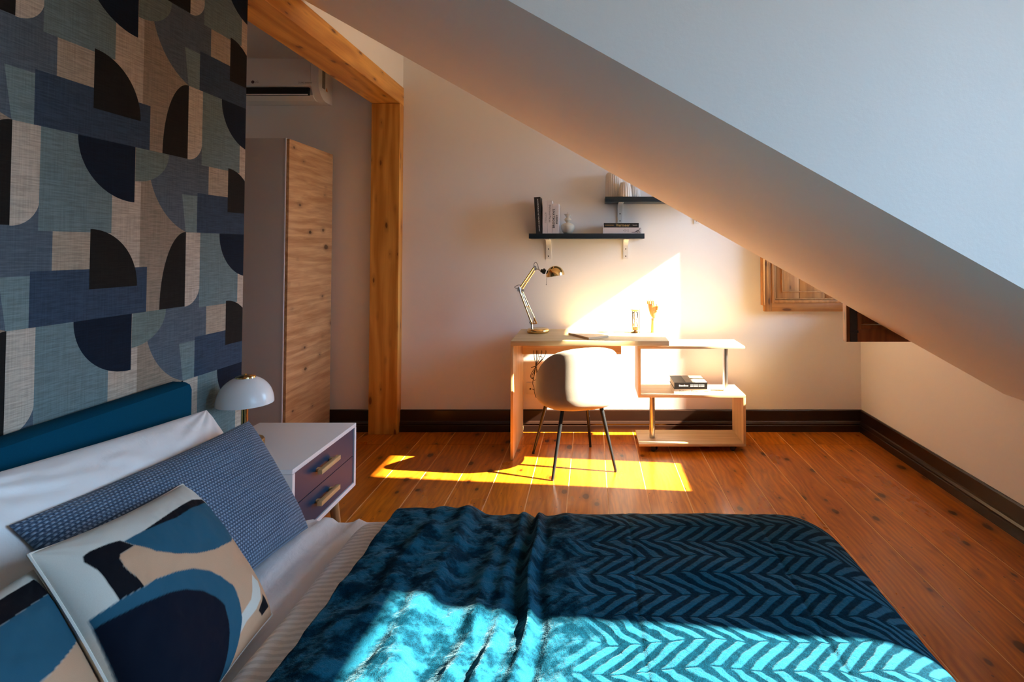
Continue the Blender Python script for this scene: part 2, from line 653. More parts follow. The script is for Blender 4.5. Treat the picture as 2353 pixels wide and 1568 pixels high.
def glass(name, tint=(1, 1, 1), ior=1.45):
    g = Graph(name)
    tr = g.node('ShaderNodeBsdfTransparent', Color=tint)
    gl = g.node('ShaderNodeBsdfGlossy', Color=(1, 1, 1), Roughness=0.02)
    fr = g.node('ShaderNodeFresnel', IOR=ior)
    mx = g.t.nodes.new('ShaderNodeMixShader')
    g.t.links.new(fr.outputs[0], mx.inputs[0])
    g.t.links.new(tr.outputs[0], mx.inputs[1])
    g.t.links.new(gl.outputs[0], mx.inputs[2])
    g.t.links.new(mx.outputs[0], g.out.inputs[0])
    return g.m


M_PANE = glass('window_glass', (0.97, 0.98, 0.98))
M_VIAL = glass('clear_vial_glass', (0.97, 0.96, 0.94))


def velvet(name, col, sheen=0.5, rough=0.6, nscale=300):
    g = Graph(name)
    v = g.coords()
    n = g.noise(v, nscale, 3)
    n2 = g.noise(v, 9, 3, 0.6)
    c = g.mix(n2, tuple(x * 0.85 for x in col), tuple(min(1, x * 1.12) for x in col))
    return g.bsdf(c, rough, Normal=g.bump(n, 0.25, 0.001), **{'Sheen Weight': sheen, 'Sheen Roughness': 0.4, 'Sheen Tint': tuple(min(1, x * 1.3 + 0.2) for x in col)})


M_CHAIR = velvet('grey_velvet', lin(152, 145, 134), 0.25, 0.8)
M_HEAD = plain('teal_upholstery', lin(0, 64, 88), 0.9, 500, 0.15, 0.2, **{'Specular IOR Level': 0.08})


def linen(name, col, wr=7.0, amt=0.5, stripes=False):
    g = Graph(name)
    v = g.world()
    p = g.sep(v)
    n = g.noise(v, wr, 4, 0.55, 0.6)
    f = g.noise(v, 420, 2)
    c = g.mix(n, tuple(x * 0.94 for x in col), col)
    ht = n * 1.0 + f * 0.03
    rough = 0.6
    if stripes:
        s = ((p[1] + p[0] * 0.10 + (n - 0.5) * 0.02) * (2 * math.pi / 0.019)).sin()
        s = g.step(s, -0.25, 0.25)
        c = g.mix(s * 0.55, c, tuple(x * 0.62 for x in col))
        rough = 0.5 + s * 0.2
    return g.bsdf(c, rough, Normal=g.bump(ht, amt, 0.012), **{'Sheen Weight': 0.1})


M_SHEET = linen('white_cotton_sheet', (0.88, 0.87, 0.89), 9.0, 0.55)
M_PILLOW = linen('white_satin_pillowcase', (0.88, 0.865, 0.85), 7.0, 0.5)
M_DUVET = linen('white_striped_damask', (0.90, 0.88, 0.85), 12.0, 0.45, True)


def blue_weave():
    g = Graph('blue_basket_weave')
    u = g.sep(g.coords('UV'))
    k = 2 * math.pi
    U, Vv = u[0] * 74.0, u[1] * 46.0
    ck = (Vv.floor() * 0.5).fract() * 1.0
    cell = ((U + ck) * k).sin() * 0.5 + 0.5
    row = (Vv * k).sin() * 0.5 + 0.5
    h = cell * row
    n = g.noise(g.vec(u[0] * 60.0, u[1] * 60.0, 0.0), 2.0, 3)
    sl = g.noise(g.vec(u[0] * 4.0, u[1] * 200.0, 0.0), 1.0, 2)
    c = g.mix(g.step(h * 0.7 + n * 0.35, 0.15, 0.75), lin(42, 62, 86), lin(136, 158, 182))
    c = g.mix(g.step(sl, 0.45, 0.7) * 0.30, c, lin(138, 158, 182))
    return g.bsdf(c, 0.85, Normal=g.bump(h, 0.7, 0.003), **{'Sheen Weight': 0.1})


M_WEAVE = blue_weave()


def print_mat():
    g = Graph('printed_cotton')
    a = g.t.nodes.new('ShaderNodeVertexColor')
    a.layer_name = 'print'
    u = g.sep(g.coords('UV'))
    n = g.noise(g.vec(u[0] * 260.0, u[1] * 260.0, 0.0), 1.0, 2)
    c = g.mix(n * 0.35, V(g, a.outputs[0]), g.mix(1.0, V(g, a.outputs[0]), (0.6, 0.6, 0.6), 'MULTIPLY'))
    return g.bsdf(c, 0.8, Normal=g.bump(n, 0.12, 0.001), **{'Specular IOR Level': 0.15})


M_PRINT = print_mat()


def blanket_mat():
    g = Graph('teal_chevron_fleece')
    p = g.sep(g.world())
    X, Y = p[0], p[1]
    w1 = g.noise(g.vec(X * 7.0, Y * 7.0, 0.0), 1.0, 3)
    w2 = g.noise(g.vec(X * 22.0, Y * 22.0, 4.0), 1.0, 3)
    w3 = g.noise(g.vec(X * 90.0, Y * 90.0, 9.0), 1.0, 3)
    fz = g.noise(g.vec(X * 420.0, Y * 420.0, 2.0), 1.0, 2)
    Yw = Y + (w1 - 0.5) * 0.05
    rows = Yw / 0.158 + 0.13
    tri = (rows.fract() - 0.5).abs() * 2.0
    ph = (X + (w1 - 0.5) * 0.05 + tri * 0.082 + (w2 - 0.5) * 0.012) / 0.0415
    st = g.step((ph * (2 * math.pi)).sin() + (w2 - 0.5) * 0.8, -0.6, 0.6)
    seam = g.step((tri * 0.5 - 0.25).abs(), 0.225, 0.247)
    on = g.step(X + (w1 - 0.5) * 0.35, -0.20, 0.12)
    rnd = g.step(w2 * 0.65 + w3 * 0.1 + w1 * 0.25, 0.36, 0.64)
    pat = g.mix(on * 0.85, g.vec(rnd, rnd, rnd), g.vec(st, st, st))
    pat = g.sep(pat)[0]
    pat = pat * (0.6 + w3 * 0.7)
    pat = pat * (1.0 - seam * 0.75 * on)
    pat = g.step(pat * (0.65 + w1 * 0.7) + (fz - 0.5) * 0.45 + (w3 - 0.5) * 0.3, 0.02, 1.0)
    c = g.mix(pat, lin(0, 28, 42), lin(22, 88, 112))
    c = g.mix(g.step(fz * 0.6 + w3 * 0.4, 0.40, 0.62) * 0.5, c, lin(0, 52, 74))
    h = pat * 0.8 + fz * 0.25 + w3 * 0.5
    return g.bsdf(c, 0.75, Normal=g.bump(h, 0.45, 0.005), **{'Sheen Weight': pat * 0.22, 'Sheen Roughness': 0.35, 'Sheen Tint': (0.55, 0.85, 1.0), 'Specular IOR Level': 0.04})


M_THROW = blanket_mat()

# ================================================================== THE SETTING
# ---- floor : sub-floor slab plus every board
fl = struct(MB().box(-3.35, 2.2, -1.8, 4.36, -0.12, -0.0012).build('floor', M_JOINT, None, False), 'orange varnished pine floorboards with pale joints')
seams = [1.934, 1.7365, 1.5275, 1.333, 1.1226, 0.9286, 0.719, 0.5154]
seams += [0.5154 - (0.5154 + 0.549) / 5 * k for k in range(1, 5)] + [-0.549, -0.755, -0.9757, -1.183, -1.407]
while seams[-1] > -3.2:
    seams.append(seams[-1] - 0.2096)
seams = [2.14] + seams
for k in range(len(seams) - 1):
    x1, x0 = seams[k], seams[k + 1]
    for y0, y1 in ((-1.75, 3.915), (3.915, 4.20)):
        MB().box(x0 + 0.0032, x1 - 0.0032, y0 + 0.002, y1 - 0.002, -0.02, 0.0).build('plank', M_FLOOR, fl, False)

# ---- walls
SA, SB = 1.739, 0.5654           # sloping ceiling: z = SA - SB * x
sz = lambda x: SA - SB * x
struct(MB().box(-3.35, 2.2, YB, YB + 0.15, 0, 3.2).build('wall_back', M_WALL, None, False), 'white plaster back wall lit by a slanting patch of sun')
XO = 2.085


def wall_right():
    m = MB()
    ys = sorted([-1.75, YB + 0.15] + [w[0] for w in WIN] + [w[1] for w in WIN])
    for a, b in zip(ys[:-1], ys[1:]):
        hole = [w for w in WIN if abs(w[0] - a) < 1e-6]
        if hole:
            m.box(XR, XO, a, b, 0, hole[0][2])
            m.box(XR, XO, a, b, hole[0][3], 2.95)
        else:
            m.box(XR, XO, a, b, 0, 2.95)
    return m.build('wall_right', M_WALL, None, False)


struct(wall_right(), 'low white side wall under the sloping ceiling')
struct(MB().box(-3.35, 2.2, -1.9, -1.75, 0, 3.2).build('wall_rear', M_WALL, None, False), 'white rear wall behind the bed side')
YW = 2.283
struct(MB().box(-1.585, -1.38, -1.75, YW, 0, 2.372).build('wall_left', M_PAPER, None, False), 'partition papered in blue, grey, beige and black arcs')
struct(MB().box(-1.585, -1.385, -1.75, YB, 2.506, 2.8).build('wall_upper', M_WALL, None, False), 'white plaster strip above the pine beam')
struct(MB().box(-3.45, -3.3, -1.75, YB, 0, 3.2).build('wall_side', M_WALL, None, False), 'white far wall of the room behind the partition')
struct(MB().box(-3.35, -1.585, 0.7, 0.85, 0, 3.2).build('wall_hall', M_WALL, None, False), 'white cross wall behind the partition')
struct(MB().box(-3.35, -1.56, -1.75, YB, 3.08, 3.2).build('ceiling_hall', M_WALL, None, False), 'white ceiling of the room behind the partition')
struct(MB().box(-1.6, -1.56, -1.75, YB, 2.78, 3.2).build('wall_bulkhead', M_WALL, None, False), 'white bulkhead above the partition')
struct(MB().box(-1.585, 2.2, -1.75, YB + 0.1, 2.75, 2.87).build('ceiling', M_WALL, None, False), 'white flat dormer ceiling')
# ---- sloping ceiling with dormer cheeks
Y1, Y2 = 1.18, 2.751
for nm, ya, yb in (('ceiling_slope', Y1 + 0.05, Y2 - 0.05), ('ceiling_slope', -1.75, -0.30)):
    struct(MB().prism([(-1.385, sz(-1.385)), (XR + 0.1, sz(XR + 0.1)), (XR + 0.1, sz(XR + 0.1) + 0.14), (-1.385, sz(-1.385) + 0.14)], 1, ya, yb).build(nm, M_WALL, None, False),
           'white plaster sloping ceiling between the dormers')
for nm, ya, yb, lb in (('wall_dormer', Y1, Y1 + 0.05, 'white dormer cheek wall above the sloping ceiling edge'),
                       ('wall_dormer', Y2 - 0.05, Y2, 'far white dormer cheek wall facing the desk'),
                       ('wall_dormer', -0.30, -0.25, 'rear white dormer cheek wall')):
    struct(MB().prism([(-1.385, sz(-1.385)), (XR + 0.005, sz(XR + 0.005)), (XR + 0.005, 2.8), (-1.385, 2.8)], 1, ya, yb).build(nm, M_WALL, None, False), lb)

# ---- pine post and beam
struct(MB().box(-1.585, -1.38, 4.122, YB + 0.02, 0.0, 2.370, 0.003).build('wooden_post', M_PINE_V, None, False), 'square varnished pine post against the back wall')
struct(MB().box(-1.585, -1.38, -1.70, YB + 0.02, 2.372, 2.505, 0.003).build('wooden_beam', M_PINE, None, False), 'long varnished pine beam resting on the pine post')

# ---- skirting boards
PROF = [(0, 0), (0.030, 0), (0.030, 0.044), (0.025, 0.048), (0.0275, 0.058), (0.022, 0.070), (0.014, 0.076), (0.014, 0.147), (0.009, 0.154), (0, 0.154)]
struct(MB().prism([(YB - d, z) for d, z in PROF], 0, -1.38, XR).build('baseboard_back', M_BASE, None, True, ang=25), 'dark brown moulded skirting board behind the desk')
struct(MB().prism([(YB - d, z) for d, z in PROF], 0, -3.3, -1.585).build('baseboard_back', M_BASE, None, True, ang=25), 'dark brown skirting board beside the wardrobe')
struct(MB().prism([(XR - d, z) for d, z in PROF], 1, -1.75, YB).build('baseboard_right', M_BASE, None, True, ang=25), 'dark brown moulded skirting board along the low wall')

# ---- windows : casing, two sashes, panes
for k, (y0, y1, z0, z1) in enumerate(WIN):
    w = MB()
    xa, xb = 2.045, XO
    mid = (y0 + y1) / 2
    c0, c1 = y0 + 0.02, y1 - 0.02
    w.box(xa, xb, y0, c0, z0, z1).box(xa, xb, c1, y1, z0, z1).box(xa, xb, c0, c1, z0, z0 + 0.02).box(xa, xb, c0, c1, z1 - 0.02, z1)
    wo_ = struct(w.build('window_%d' % (k + 1), M_WHITE, None, False), ('white two-sash casement window over the desk corner', 'white two-sash casement window beside the bed')[k])
    for a, b in ((c0, mid), (mid, c1)):
        near = a == c0
        sa, sb = (a + 0.042, b - 0.115) if near else (a + 0.090, b - 0.043)
        s = MB()
        s.box(xa, xb, a + 0.001, sa, z0 + 0.021, z1 - 0.021).box(xa, xb, sb, b - 0.001, z0 + 0.021, z1 - 0.021)
        s.box(xa, xb, sa, sb, z0 + 0.021, z0 + 0.061).box(xa, xb, sa, sb, z1 - 0.06, z1 - 0.021)
        so = s.build('sash', M_WHITE, wo_, False)
        MB().box(2.062, 2.066, sa, sb, z0 + 0.061, z1 - 0.06).build('pane', M_PANE, so, False)
    MB().box(1.95, 2.045, y0, y1, z0 - 0.0, z0 + 0.02).build('window_sill', M_WHITE, wo_, False)

# ================================================================== BED
def outline_in(U, Vv, poly):
    """even-odd test of grid points against a polygon"""
    inside = np.zeros(U.shape, bool)
    n = len(poly)
    for i in range(n):
        x0, y0 = poly[i]
        x1, y1 = poly[(i + 1) % n]
        c = ((y0 > Vv) != (y1 > Vv))
        with np.errstate(divide='ignore', invalid='ignore'):
            xi = (x1 - x0) * (Vv - y0) / (y1 - y0 if y1 != y0 else 1e-9) + x0
        inside ^= c & (U < xi)
    return inside


def pillow(name, C, T, label, mat, cat='pillow', k=0.05, p=2.4, n=90, back=0.55, seed=1, wrinkle=0.006, paint=None, wscale=5.0, pipe=None):
    """soft cushion: C = top left, top right, bottom right, bottom left corners; bulges T along its normal"""
    TL, TR, BR, BL = [np.array(c, float) for c in C]
    u = np.sin(np.linspace(-1, 1, n + 1) * math.pi / 2 * 0.98) / math.sin(math.pi / 2 * 0.98)
    U, Vv = np.meshgrid(u, u, indexing='ij')
    u_ = U * (1 - k * (1 - Vv ** 2) * np.abs(U) ** 3)
    v_ = Vv * (1 - k * (1 - U ** 2) * np.abs(Vv) ** 3)
    a, b = (u_ + 1) / 2, (v_ + 1) / 2
    P0 = ((1 - a) * (1 - b))[..., None] * BL + (a * (1 - b))[..., None] * BR + (a * b)[..., None] * TR + ((1 - a) * b)[..., None] * TL
    N = np.cross(TR - TL + BR - BL, TL - BL + TR - BR)
    N /= np.linalg.norm(N)
    t = T * np.sqrt(np.maximum(0, (1 - np.abs(U) ** p) * (1 - np.abs(Vv) ** p)))
    edge = np.minimum(1, 3 * (1 - np.maximum(np.abs(U), np.abs(Vv))))
    # creases gather towards the corners
    cr = fbm(U * 1.0, Vv * 1.0, seed, wscale, 3) * wrinkle * edge
    ang = np.arctan2(np.abs(Vv) - 1.05, np.abs(U) - 1.05)
    rad = np.hypot(np.abs(Vv) - 1.0, np.abs(U) - 1.0)
    cr += np.sin(ang * 22) * wrinkle * 0.5 * np.exp(-rad * 3.2) * edge
    Af = P0 + N * (t + cr)[..., None]
    Ab = P0 - N * (t * back)[..., None]
    m = MB()
    m.grid(Af)
    nb = len(m.v)
    m.grid(Ab[::-1])
    o = m.build(name, mat, None, True, weld=True, ang=80)
    me = o.data
    # UV and print
    base = np.array(WLOC[o.name])
    co = np.empty(len(me.vertices) * 3)
    me.vertices.foreach_get('co', co)
    co = co.reshape(-1, 3) + base
    key = {tuple(np.round(q, 4)): i for i, q in enumerate(Af.reshape(-1, 3))}
    keyb = {tuple(np.round(q, 4)): i for i, q in enumerate(Ab.reshape(-1, 3))}
    Uf, Vf = U.reshape(-1), Vv.reshape(-1)
    uvv = np.zeros((len(co), 2))
    front = np.zeros(len(co), bool)
    for i, q in enumerate(co):
        kk = tuple(np.round(q, 4))
        j = key.get(kk)
        if j is not None:
            front[i] = True
        elif kk in keyb:
            j = keyb[kk]
        else:
            df = np.abs(Af.reshape(-1, 3) - q).sum(1)
            db = np.abs(Ab.reshape(-1, 3) - q).sum(1)
            j = int(df.argmin()) if df.min() <= db.min() else int(db.argmin())
            front[i] = df.min() <= db.min()
        uvv[i] = (Uf[j] * 0.5 + 0.5, Vf[j] * 0.5 + 0.5)
    lay = me.uv_layers.new(name='UVMap')
    li = np.empty(len(me.loops), np.int32)
    me.loops.foreach_get('vertex_index', li)
    lay.data.foreach_set('uv', uvv[li].reshape(-1))
    if paint:
        base_c, polys = paint
        colr = np.tile(np.array(list(base_c) + [1.0]), (len(co), 1))
        PU, PV = uvv[:, 0] * 2 - 1, uvv[:, 1] * 2 - 1
        for cc, poly in polys:
            cov = np.zeros(len(co))
            for jx in (-1, 0, 1):
                for jy in (-1, 0, 1):
                    cov += outline_in(PU + jx * 0.0035, PV + jy * 0.0035, poly)
            cov = (cov / 9 * front)[:, None]
            colr[:, :3] = colr[:, :3] * (1 - cov) + np.array(cc) * cov
        at_ = me.color_attributes.new('print', 'FLOAT_COLOR', 'POINT')
        at_.data.foreach_set('color', colr.reshape(-1))
    tag(o, label, cat)
    if pipe is not None:
        loop = [Af[0, j] for j in range(n + 1)] + [Af[i, n] for i in range(1, n + 1)] + [Af[n, j] for j in range(n - 1, -1, -1)] + [Af[i, 0] for i in range(n - 1, -1, -1)]
        MB().tube([tuple(q) for q in loop[::2]] + [tuple(loop[0])], 0.003, 6).build('seam_piping', pipe, o)
    return o


ZM = 0.468
HEADL, FOOT = -1.30, 0.685
YN, YF = 0.27, 1.845          # near and far long edges of the mattress
bed = thing('bed', ((HEADL + FOOT) / 2, (YN + YF) / 2, 0), 'low double bed with teal upholstered headboard against the patterned wallpaper', 'bed')
hb = MB()
prof = [(-1.378, 0.10), (-1.300, 0.10), (-1.300, 0.862), (-1.306, 0.878), (-1.322, 0.886), (-1.362, 0.888), (-1.374, 0.882), (-1.378, 0.87)]
hb.prism(prof, 1, 0.20, 1.884)
hob = hb.build('headboard', M_HEAD, bed, True, ang=35)
hob['label'] = 'teal fabric headboard'
MB().box(HEADL + 0.005, FOOT - 0.01, YN + 0.01, YF - 0.01, 0.12, 0.30, 0.012).build('bed_base', M_HEAD, bed)
for x in (-1.2, 0.5):
    for y in (0.40, 1.66):
        MB().cyl((x, y, 0), (x, y, 0.12), 0.022, 0.028).build('leg', M_BLKMETAL, bed)


def drape(x0, x1, y0, y1, z0, R, hang, nx, ny, seed, fold=None, headedge=False, amp=0.004, ell=1.0):
    """cloth lying on a flat rectangle and hanging over its far, near and foot edges"""
    s = np.linspace(x0, x1 + hang, nx)
    t = np.linspace(y0 - hang, y1 + hang, ny)
    Sx, Ty = np.meshgrid(s, t, indexing='ij')
    cx = np.minimum(Sx, x1)
    cy = np.clip(Ty, y0, y1)
    ex, ey = Sx - cx, Ty - cy
    e = np.hypot(ex, ey)
    with np.errstate(divide='ignore', invalid='ignore'):
        nxv, nyv = np.where(e > 0, ex / e, 0), np.where(e > 0, ey / e, 0)
    Rm = R * (1 + ell) / 2
    th = np.minimum(e / Rm, math.pi / 2)
    out = R * ell * np.sin(th) + np.maximum(0, e - Rm * math.pi / 2) * 0.05
    dz = R * (1 - np.cos(th)) + np.maximum(0, e - Rm * math.pi / 2)
    flat = np.exp(-(e / (R * 1.2)) ** 2)
    h = fbm(Sx, Ty, seed, 5.0, 4) * amp * 2
    if fold is not None:
        h = h + fold(Sx, Ty) * (0.35 + 0.65 * flat)
    wave = np.sin(Sx * 21 + 1.0) * 0.012 * np.clip((e - R) / 0.2, 0, 1) * (np.abs(ey) > 0)
    X = cx + nxv * (out + wave) + nxv * h * (1 - flat)
    Y = cy + nyv * (out + wave) + nyv * h * (1 - flat)
    Z = z0 - dz + h * flat
    return np.stack([X, Y, Z], -1)


# mattress under its fitted sheet
def sheet_fold(x, y):
    c = np.zeros_like(x)
    for a, b, w, amp_ in ((-0.86, 0.10, 0.014, 0.014), (-0.81, -0.06, 0.011, 0.012), (-0.765, 0.05, 0.010, 0.010), (-0.93, 0.16, 0.018, 0.011), (-0.79, 0.12, 0.008, 0.007)):
        d = x - (a + b * (y - 1.4) + 0.02 * np.sin(y * 7 + a * 30))
        c += amp_ * np.exp(-(d / w) ** 2)
    return c


A = drape(HEADL + 0.02, FOOT - 0.03, YN + 0.03, YF - 0.035, ZM, 0.035, 0.20, 120, 110, 3, sheet_fold, amp=0.002)
mo = MB().grid(A).build('mattress', M_SHEET, bed, True, ang=80, fix=False)
mo['label'] = 'white fitted sheet over the mattress'

# duvet with a fat rolled head edge
def duvet():
    x0, x1 = -0.692, FOOT + 0.0
    A = drape(x0 + 0.05, x1 - 0.145, YN + 0.17, YF - 0.205, 0.524, 0.125, 0.30, 90, 110, 11, lambda x, y: 0.004 * np.sin(x * 60 + y * 4) * np.exp(-((x + 0.62) / 0.08) ** 2), amp=0.004, ell=1.45)
    rows = []
    first = A[0]
    R = 0.029
    for k in range(9, 0, -1):
        a = math.pi * k / 9
        off = np.stack([-R * 1.35 * np.sin(a) * np.ones(len(first)), np.zeros(len(first)), -R * (1 - np.cos(a)) * np.ones(len(first))], -1)
        rows.append(first + off)
    A = np.concatenate([np.stack(rows), A], 0)
    o = MB().grid(A).build('duvet', M_DUVET, None, True, ang=80, fix=False)
    return tag(o, 'white striped duvet turned down below the pillows', 'duvet')


duvet()


def throw_fold(x, y):
    f = np.zeros_like(x)
    wob = 0.012 * np.sin(y * 6 + 1) + 0.006 * np.sin(y * 17)
    up = 1 / (1 + np.exp((x + 0.338 + wob * 0.6) / 0.008))
    f += 0.026 * up                                                # doubled-over layer towards the pillows
    for a, b, w, h in ((-0.352, 0.01, 0.020, 0.010), (-0.255, 0.06, 0.018, 0.012), (-0.205, 0.05, 0.014, 0.020), (-0.175, 0.05, 0.010, -0.012),
                       (-0.145, 0.02, 0.012, 0.020), (-0.118, 0.0, 0.012, -0.008), (-0.04, -0.05, 0.03, 0.008), (-0.47, 0.12, 0.020, 0.008), (-0.415, 0.08, 0.016, -0.006)):
        d = x - (a + b * (y - 1.3) + wob)
        f += h * np.exp(-(d / w) ** 2) * (0.65 + 0.35 * np.sin(y * 5 + a * 40))
    f += fbm(x, y, 21, 16.0, 3) * 0.010 * (1 / (1 + np.exp((x - 0.0) / 0.10)))
    f += fbm(x, y, 22, 7.0, 2) * 0.008
    for a in (0.105, 0.475):                                       # packing creases
        f -= 0.003 * np.exp(-((x - a - 0.004 * np.sin(y * 9)) / 0.005) ** 2)
    return f


def throw():
    A = drape(-0.565, FOOT - 0.135, YN + 0.16, YF - 0.190, 0.539, 0.13, 0.34, 340, 340, 31, throw_fold, amp=0.003, ell=1.45)
    # head edge tucks down to the duvet
    first = A[0].copy()
    rows = [first + np.array([0.004, 0, -0.020]), first + np.array([-0.004, 0, -0.008])]
    A = np.concatenate([np.stack(rows), A], 0)
    o = MB().grid(A).build('throw_blanket', M_THROW, None, True, ang=80, fix=False)
    return tag(o, 'teal chevron fleece throw spread over the foot of the bed', 'blanket')


throw()

# pillows
pillow('pillow', [(-1.235, 1.03, 0.872), (-1.240, 1.868, 0.800), (-1.00, 1.82, 0.490), (-1.00, 1.03, 0.495)], 0.075,
       'long white satin pillow leaning against the teal headboard', M_PILLOW, k=0.03, p=3.0, n=140, seed=5, wrinkle=0.020, wscale=2.6)
pillow('pillow', [(-1.115, 1.115, 0.790), (-1.085, 1.836, 0.775), (-0.840, 1.730, 0.492), (-0.880, 1.13, 0.498)], 0.082,
       'blue basket-weave pillow in front of the white pillow', M_WEAVE, k=0.05, p=2.8, n=110, seed=6, wrinkle=0.005)
BLK, TEAL, BEI, NAV, CRM = lin(12, 14, 22), lin(40, 90, 112), lin(206, 164, 132), lin(4, 14, 32), lin(214, 212, 202)
P1 = [
    (BEI, [(0.45, 0.62), (1.0, 0.5), (1.0, -1.0), (0.0, -1.0), (0.2, -0.2), (-0.45, 0.2), (-0.45, 0.56)]),
    (CRM, [(0.62, -0.44), (0.74, -0.56), (0.62, -0.72), (0.46, -0.76), (0.26, -0.76), (0.08, -0.80), (0.18, -0.66), (0.41, -0.63), (0.53, -0.54)]),
    (BLK, [(0.72, -0.70), (0.84, -0.88), (0.60, -0.88), (0.52, -0.80), (0.62, -0.76)]),
    (BLK, [(0.79, 0.64), (0.56, 0.70), (0.25, 0.69), (-0.07, 0.66), (-0.34, 0.64), (-0.36, 0.60), (-0.12, 0.58), (0.14, 0.55), (0.43, 0.56), (0.80, 0.56)]),
    (TEAL, [(0.80, 0.58), (0.95, 0.36), (0.90, 0.06), (0.62, 0.01), (0.29, 0.05), (0.03, 0.14), (-0.17, 0.25), (-0.34, 0.39), (-0.44, 0.55), (-0.5, 0.65), (-0.35, 0.65), (-0.12, 0.62), (0.14, 0.59), (0.43, 0.60)]),
    (BEI, [(-0.45, 0.56), (-0.34, 0.39), (-0.17, 0.25), (0.03, 0.14), (0.29, 0.05), (0.59, 0.01), (0.48, -0.11), (0.48, -0.35), (0.5, -0.56), (0.41, -0.62), (0.18, -0.66), (0.23, -0.5), (0.23, -0.36), (0.16, -0.2), (0.05, -0.07), (-0.09, 0.04), (-0.29, 0.12), (-0.49, 0.18), (-0.62, 0.19), (-0.62, 0.3), (-0.65, 0.45), (-0.64, 0.55), (-0.61, 0.56)]),
    (BLK, [(-0.45, 0.56), (-0.52, 0.68), (-0.61, 0.71), (-0.76, 0.74), (-0.82, 0.73), (-0.84, 0.68), (-0.81, 0.55), (-0.81, 0.41), (-0.81, 0.23), (-0.62, 0.19), (-0.62, 0.3), (-0.65, 0.45), (-0.64, 0.53), (-0.61, 0.56)]),
    (TEAL, [(-0.98, 0.26), (-0.89, 0.24), (-0.81, 0.23), (-0.62, 0.19), (-0.49, 0.18), (-0.29, 0.12), (-0.09, 0.04), (0.05, -0.07), (0.16, -0.2), (0.23, -0.36), (0.24, -0.52), (0.19, -0.69), (0.11, -0.80), (-0.05, -1.01), (-1.01, -1.01)]),
    (NAV, [(-0.98, 0.18), (-0.82, 0.12), (-0.62, 0.06), (-0.45, 0.0), (-0.3, -0.07), (-0.15, -0.19), (-0.05, -0.31), (0.01, -0.45), (0.0, -0.56), (-0.04, -0.68), (-0.11, -0.79), (-0.25, -1.01), (-1.01, -1.01)]),
]
P2 = [
    (BLK, [(-1.0, 0.80), (-0.4, 0.84), (0.2, 0.88), (0.90, 0.90), (0.92, 0.70), (0.4, 0.66), (-0.2, 0.60), (-1.0, 0.56)]),
    (TEAL, [(-1.0, 0.56), (-0.2, 0.60), (0.4, 0.66), (0.92, 0.70), (0.99, 0.60), (1.0, 0.20), (0.5, 0.08), (0.0, 0.04), (-0.5, 0.08), (-1.0, 0.2)]),
    (BEI, [(-1.0, 0.2), (-0.5, 0.08), (0.0, 0.04), (0.5, 0.08), (1.0, 0.20), (1.0, -0.7), (-1.0, -0.7)]),
    (NAV, [(-1.0, -0.7), (0.4, -0.6), (0.7, -1.0), (-1.0, -1.0)]),
]
pillow('cushion', [(-0.950, 0.985, 0.803), (-0.970, 1.380, 0.760), (-0.722, 1.322, 0.492), (-0.665, 0.900, 0.505)], 0.076,
       'square cushion printed with a navy arch and a beige patch, in front', M_PRINT, 'cushion', k=0.05, p=2.8, n=260, seed=8, wrinkle=0.004, paint=(CRM, P1), pipe=plain('cream_piping', CRM, 0.8))
pillow('cushion', [(-0.965, 0.58, 0.780), (-0.960, 1.005, 0.768), (-0.735, 0.955, 0.495), (-0.735, 0.53, 0.495)], 0.070,
       'second printed cushion, teal and beige, tucked behind the navy arch cushion', M_PRINT, 'cushion', k=0.05, p=2.8, n=200, seed=9, wrinkle=0.004, paint=(CRM, P2))

# ================================================================== NIGHTSTAND + LAMP
NX0, NX1, NY0, NY1, NZ0, NZ1 = -1.372, -0.972, 1.892, 2.400, 0.345, 0.600
ns = thing('nightstand', ((NX0 + NX1) / 2, (NY0 + NY1) / 2, 0), 'white nightstand with two navy drawers and wooden bar pulls beside the bed', 'nightstand')
T = 0.016
MB().box(NX0, NX1, NY0, NY1, NZ1 - T, NZ1, 0.0015).build('top', M_WHITE, ns)
c = MB()
c.box(NX0, NX1, NY0, NY0 + T, NZ0, NZ1 - T - 0.0008).box(NX0, NX1, NY1 - T, NY1, NZ0, NZ1 - T - 0.0008)
c.box(NX0, NX1, NY0 + T, NY1 - T, NZ0, NZ0 + T).box(NX0, NX0 + 0.01, NY0 + T, NY1 - T, NZ0 + T, NZ1 - T - 0.0008)
c.build('carcass', M_WHITE, ns, False)
zi0, zi1 = NZ0 + T + 0.002, NZ1 - T - 0.003
zm = (zi0 + zi1) / 2
for za, zb in ((zi0, zm - 0.0015), (zm + 0.0015, zi1)):
    d = MB().box(NX0 + 0.05, NX1 - 0.004, NY0 + T + 0.002, NY1 - T - 0.002, za, zb).build('drawer', M_NAVY, ns, False)
    zc = (za + zb) / 2 + 0.006
    h = MB()
    h.box(NX1 + 0.010, NX1 + 0.026, 2.045, 2.195, zc - 0.008, zc + 0.008, 0.001)
    h.box(NX1 - 0.004, NX1 + 0.010, 2.062, 2.076, zc - 0.006, zc + 0.006).box(NX1 - 0.004, NX1 + 0.010, 2.164, 2.178, zc - 0.006, zc + 0.006)
    h.build('handle', M_HANDLE, d)['label'] = 'pale oak bar handle'
for sx in (0, 1):
    for sy in (0, 1):
        x, y = (NX0 + 0.06, NX1 - 0.06)[sx], (NY0 + 0.07, NY1 - 0.08)[sy]
        MB().cyl((x, y, NZ0), (x + (-0.01, 0.035)[sx], y + (-0.035, 0.035)[sy], 0), 0.019, 0.012, 20).build('leg', M_LEGWOOD, ns)

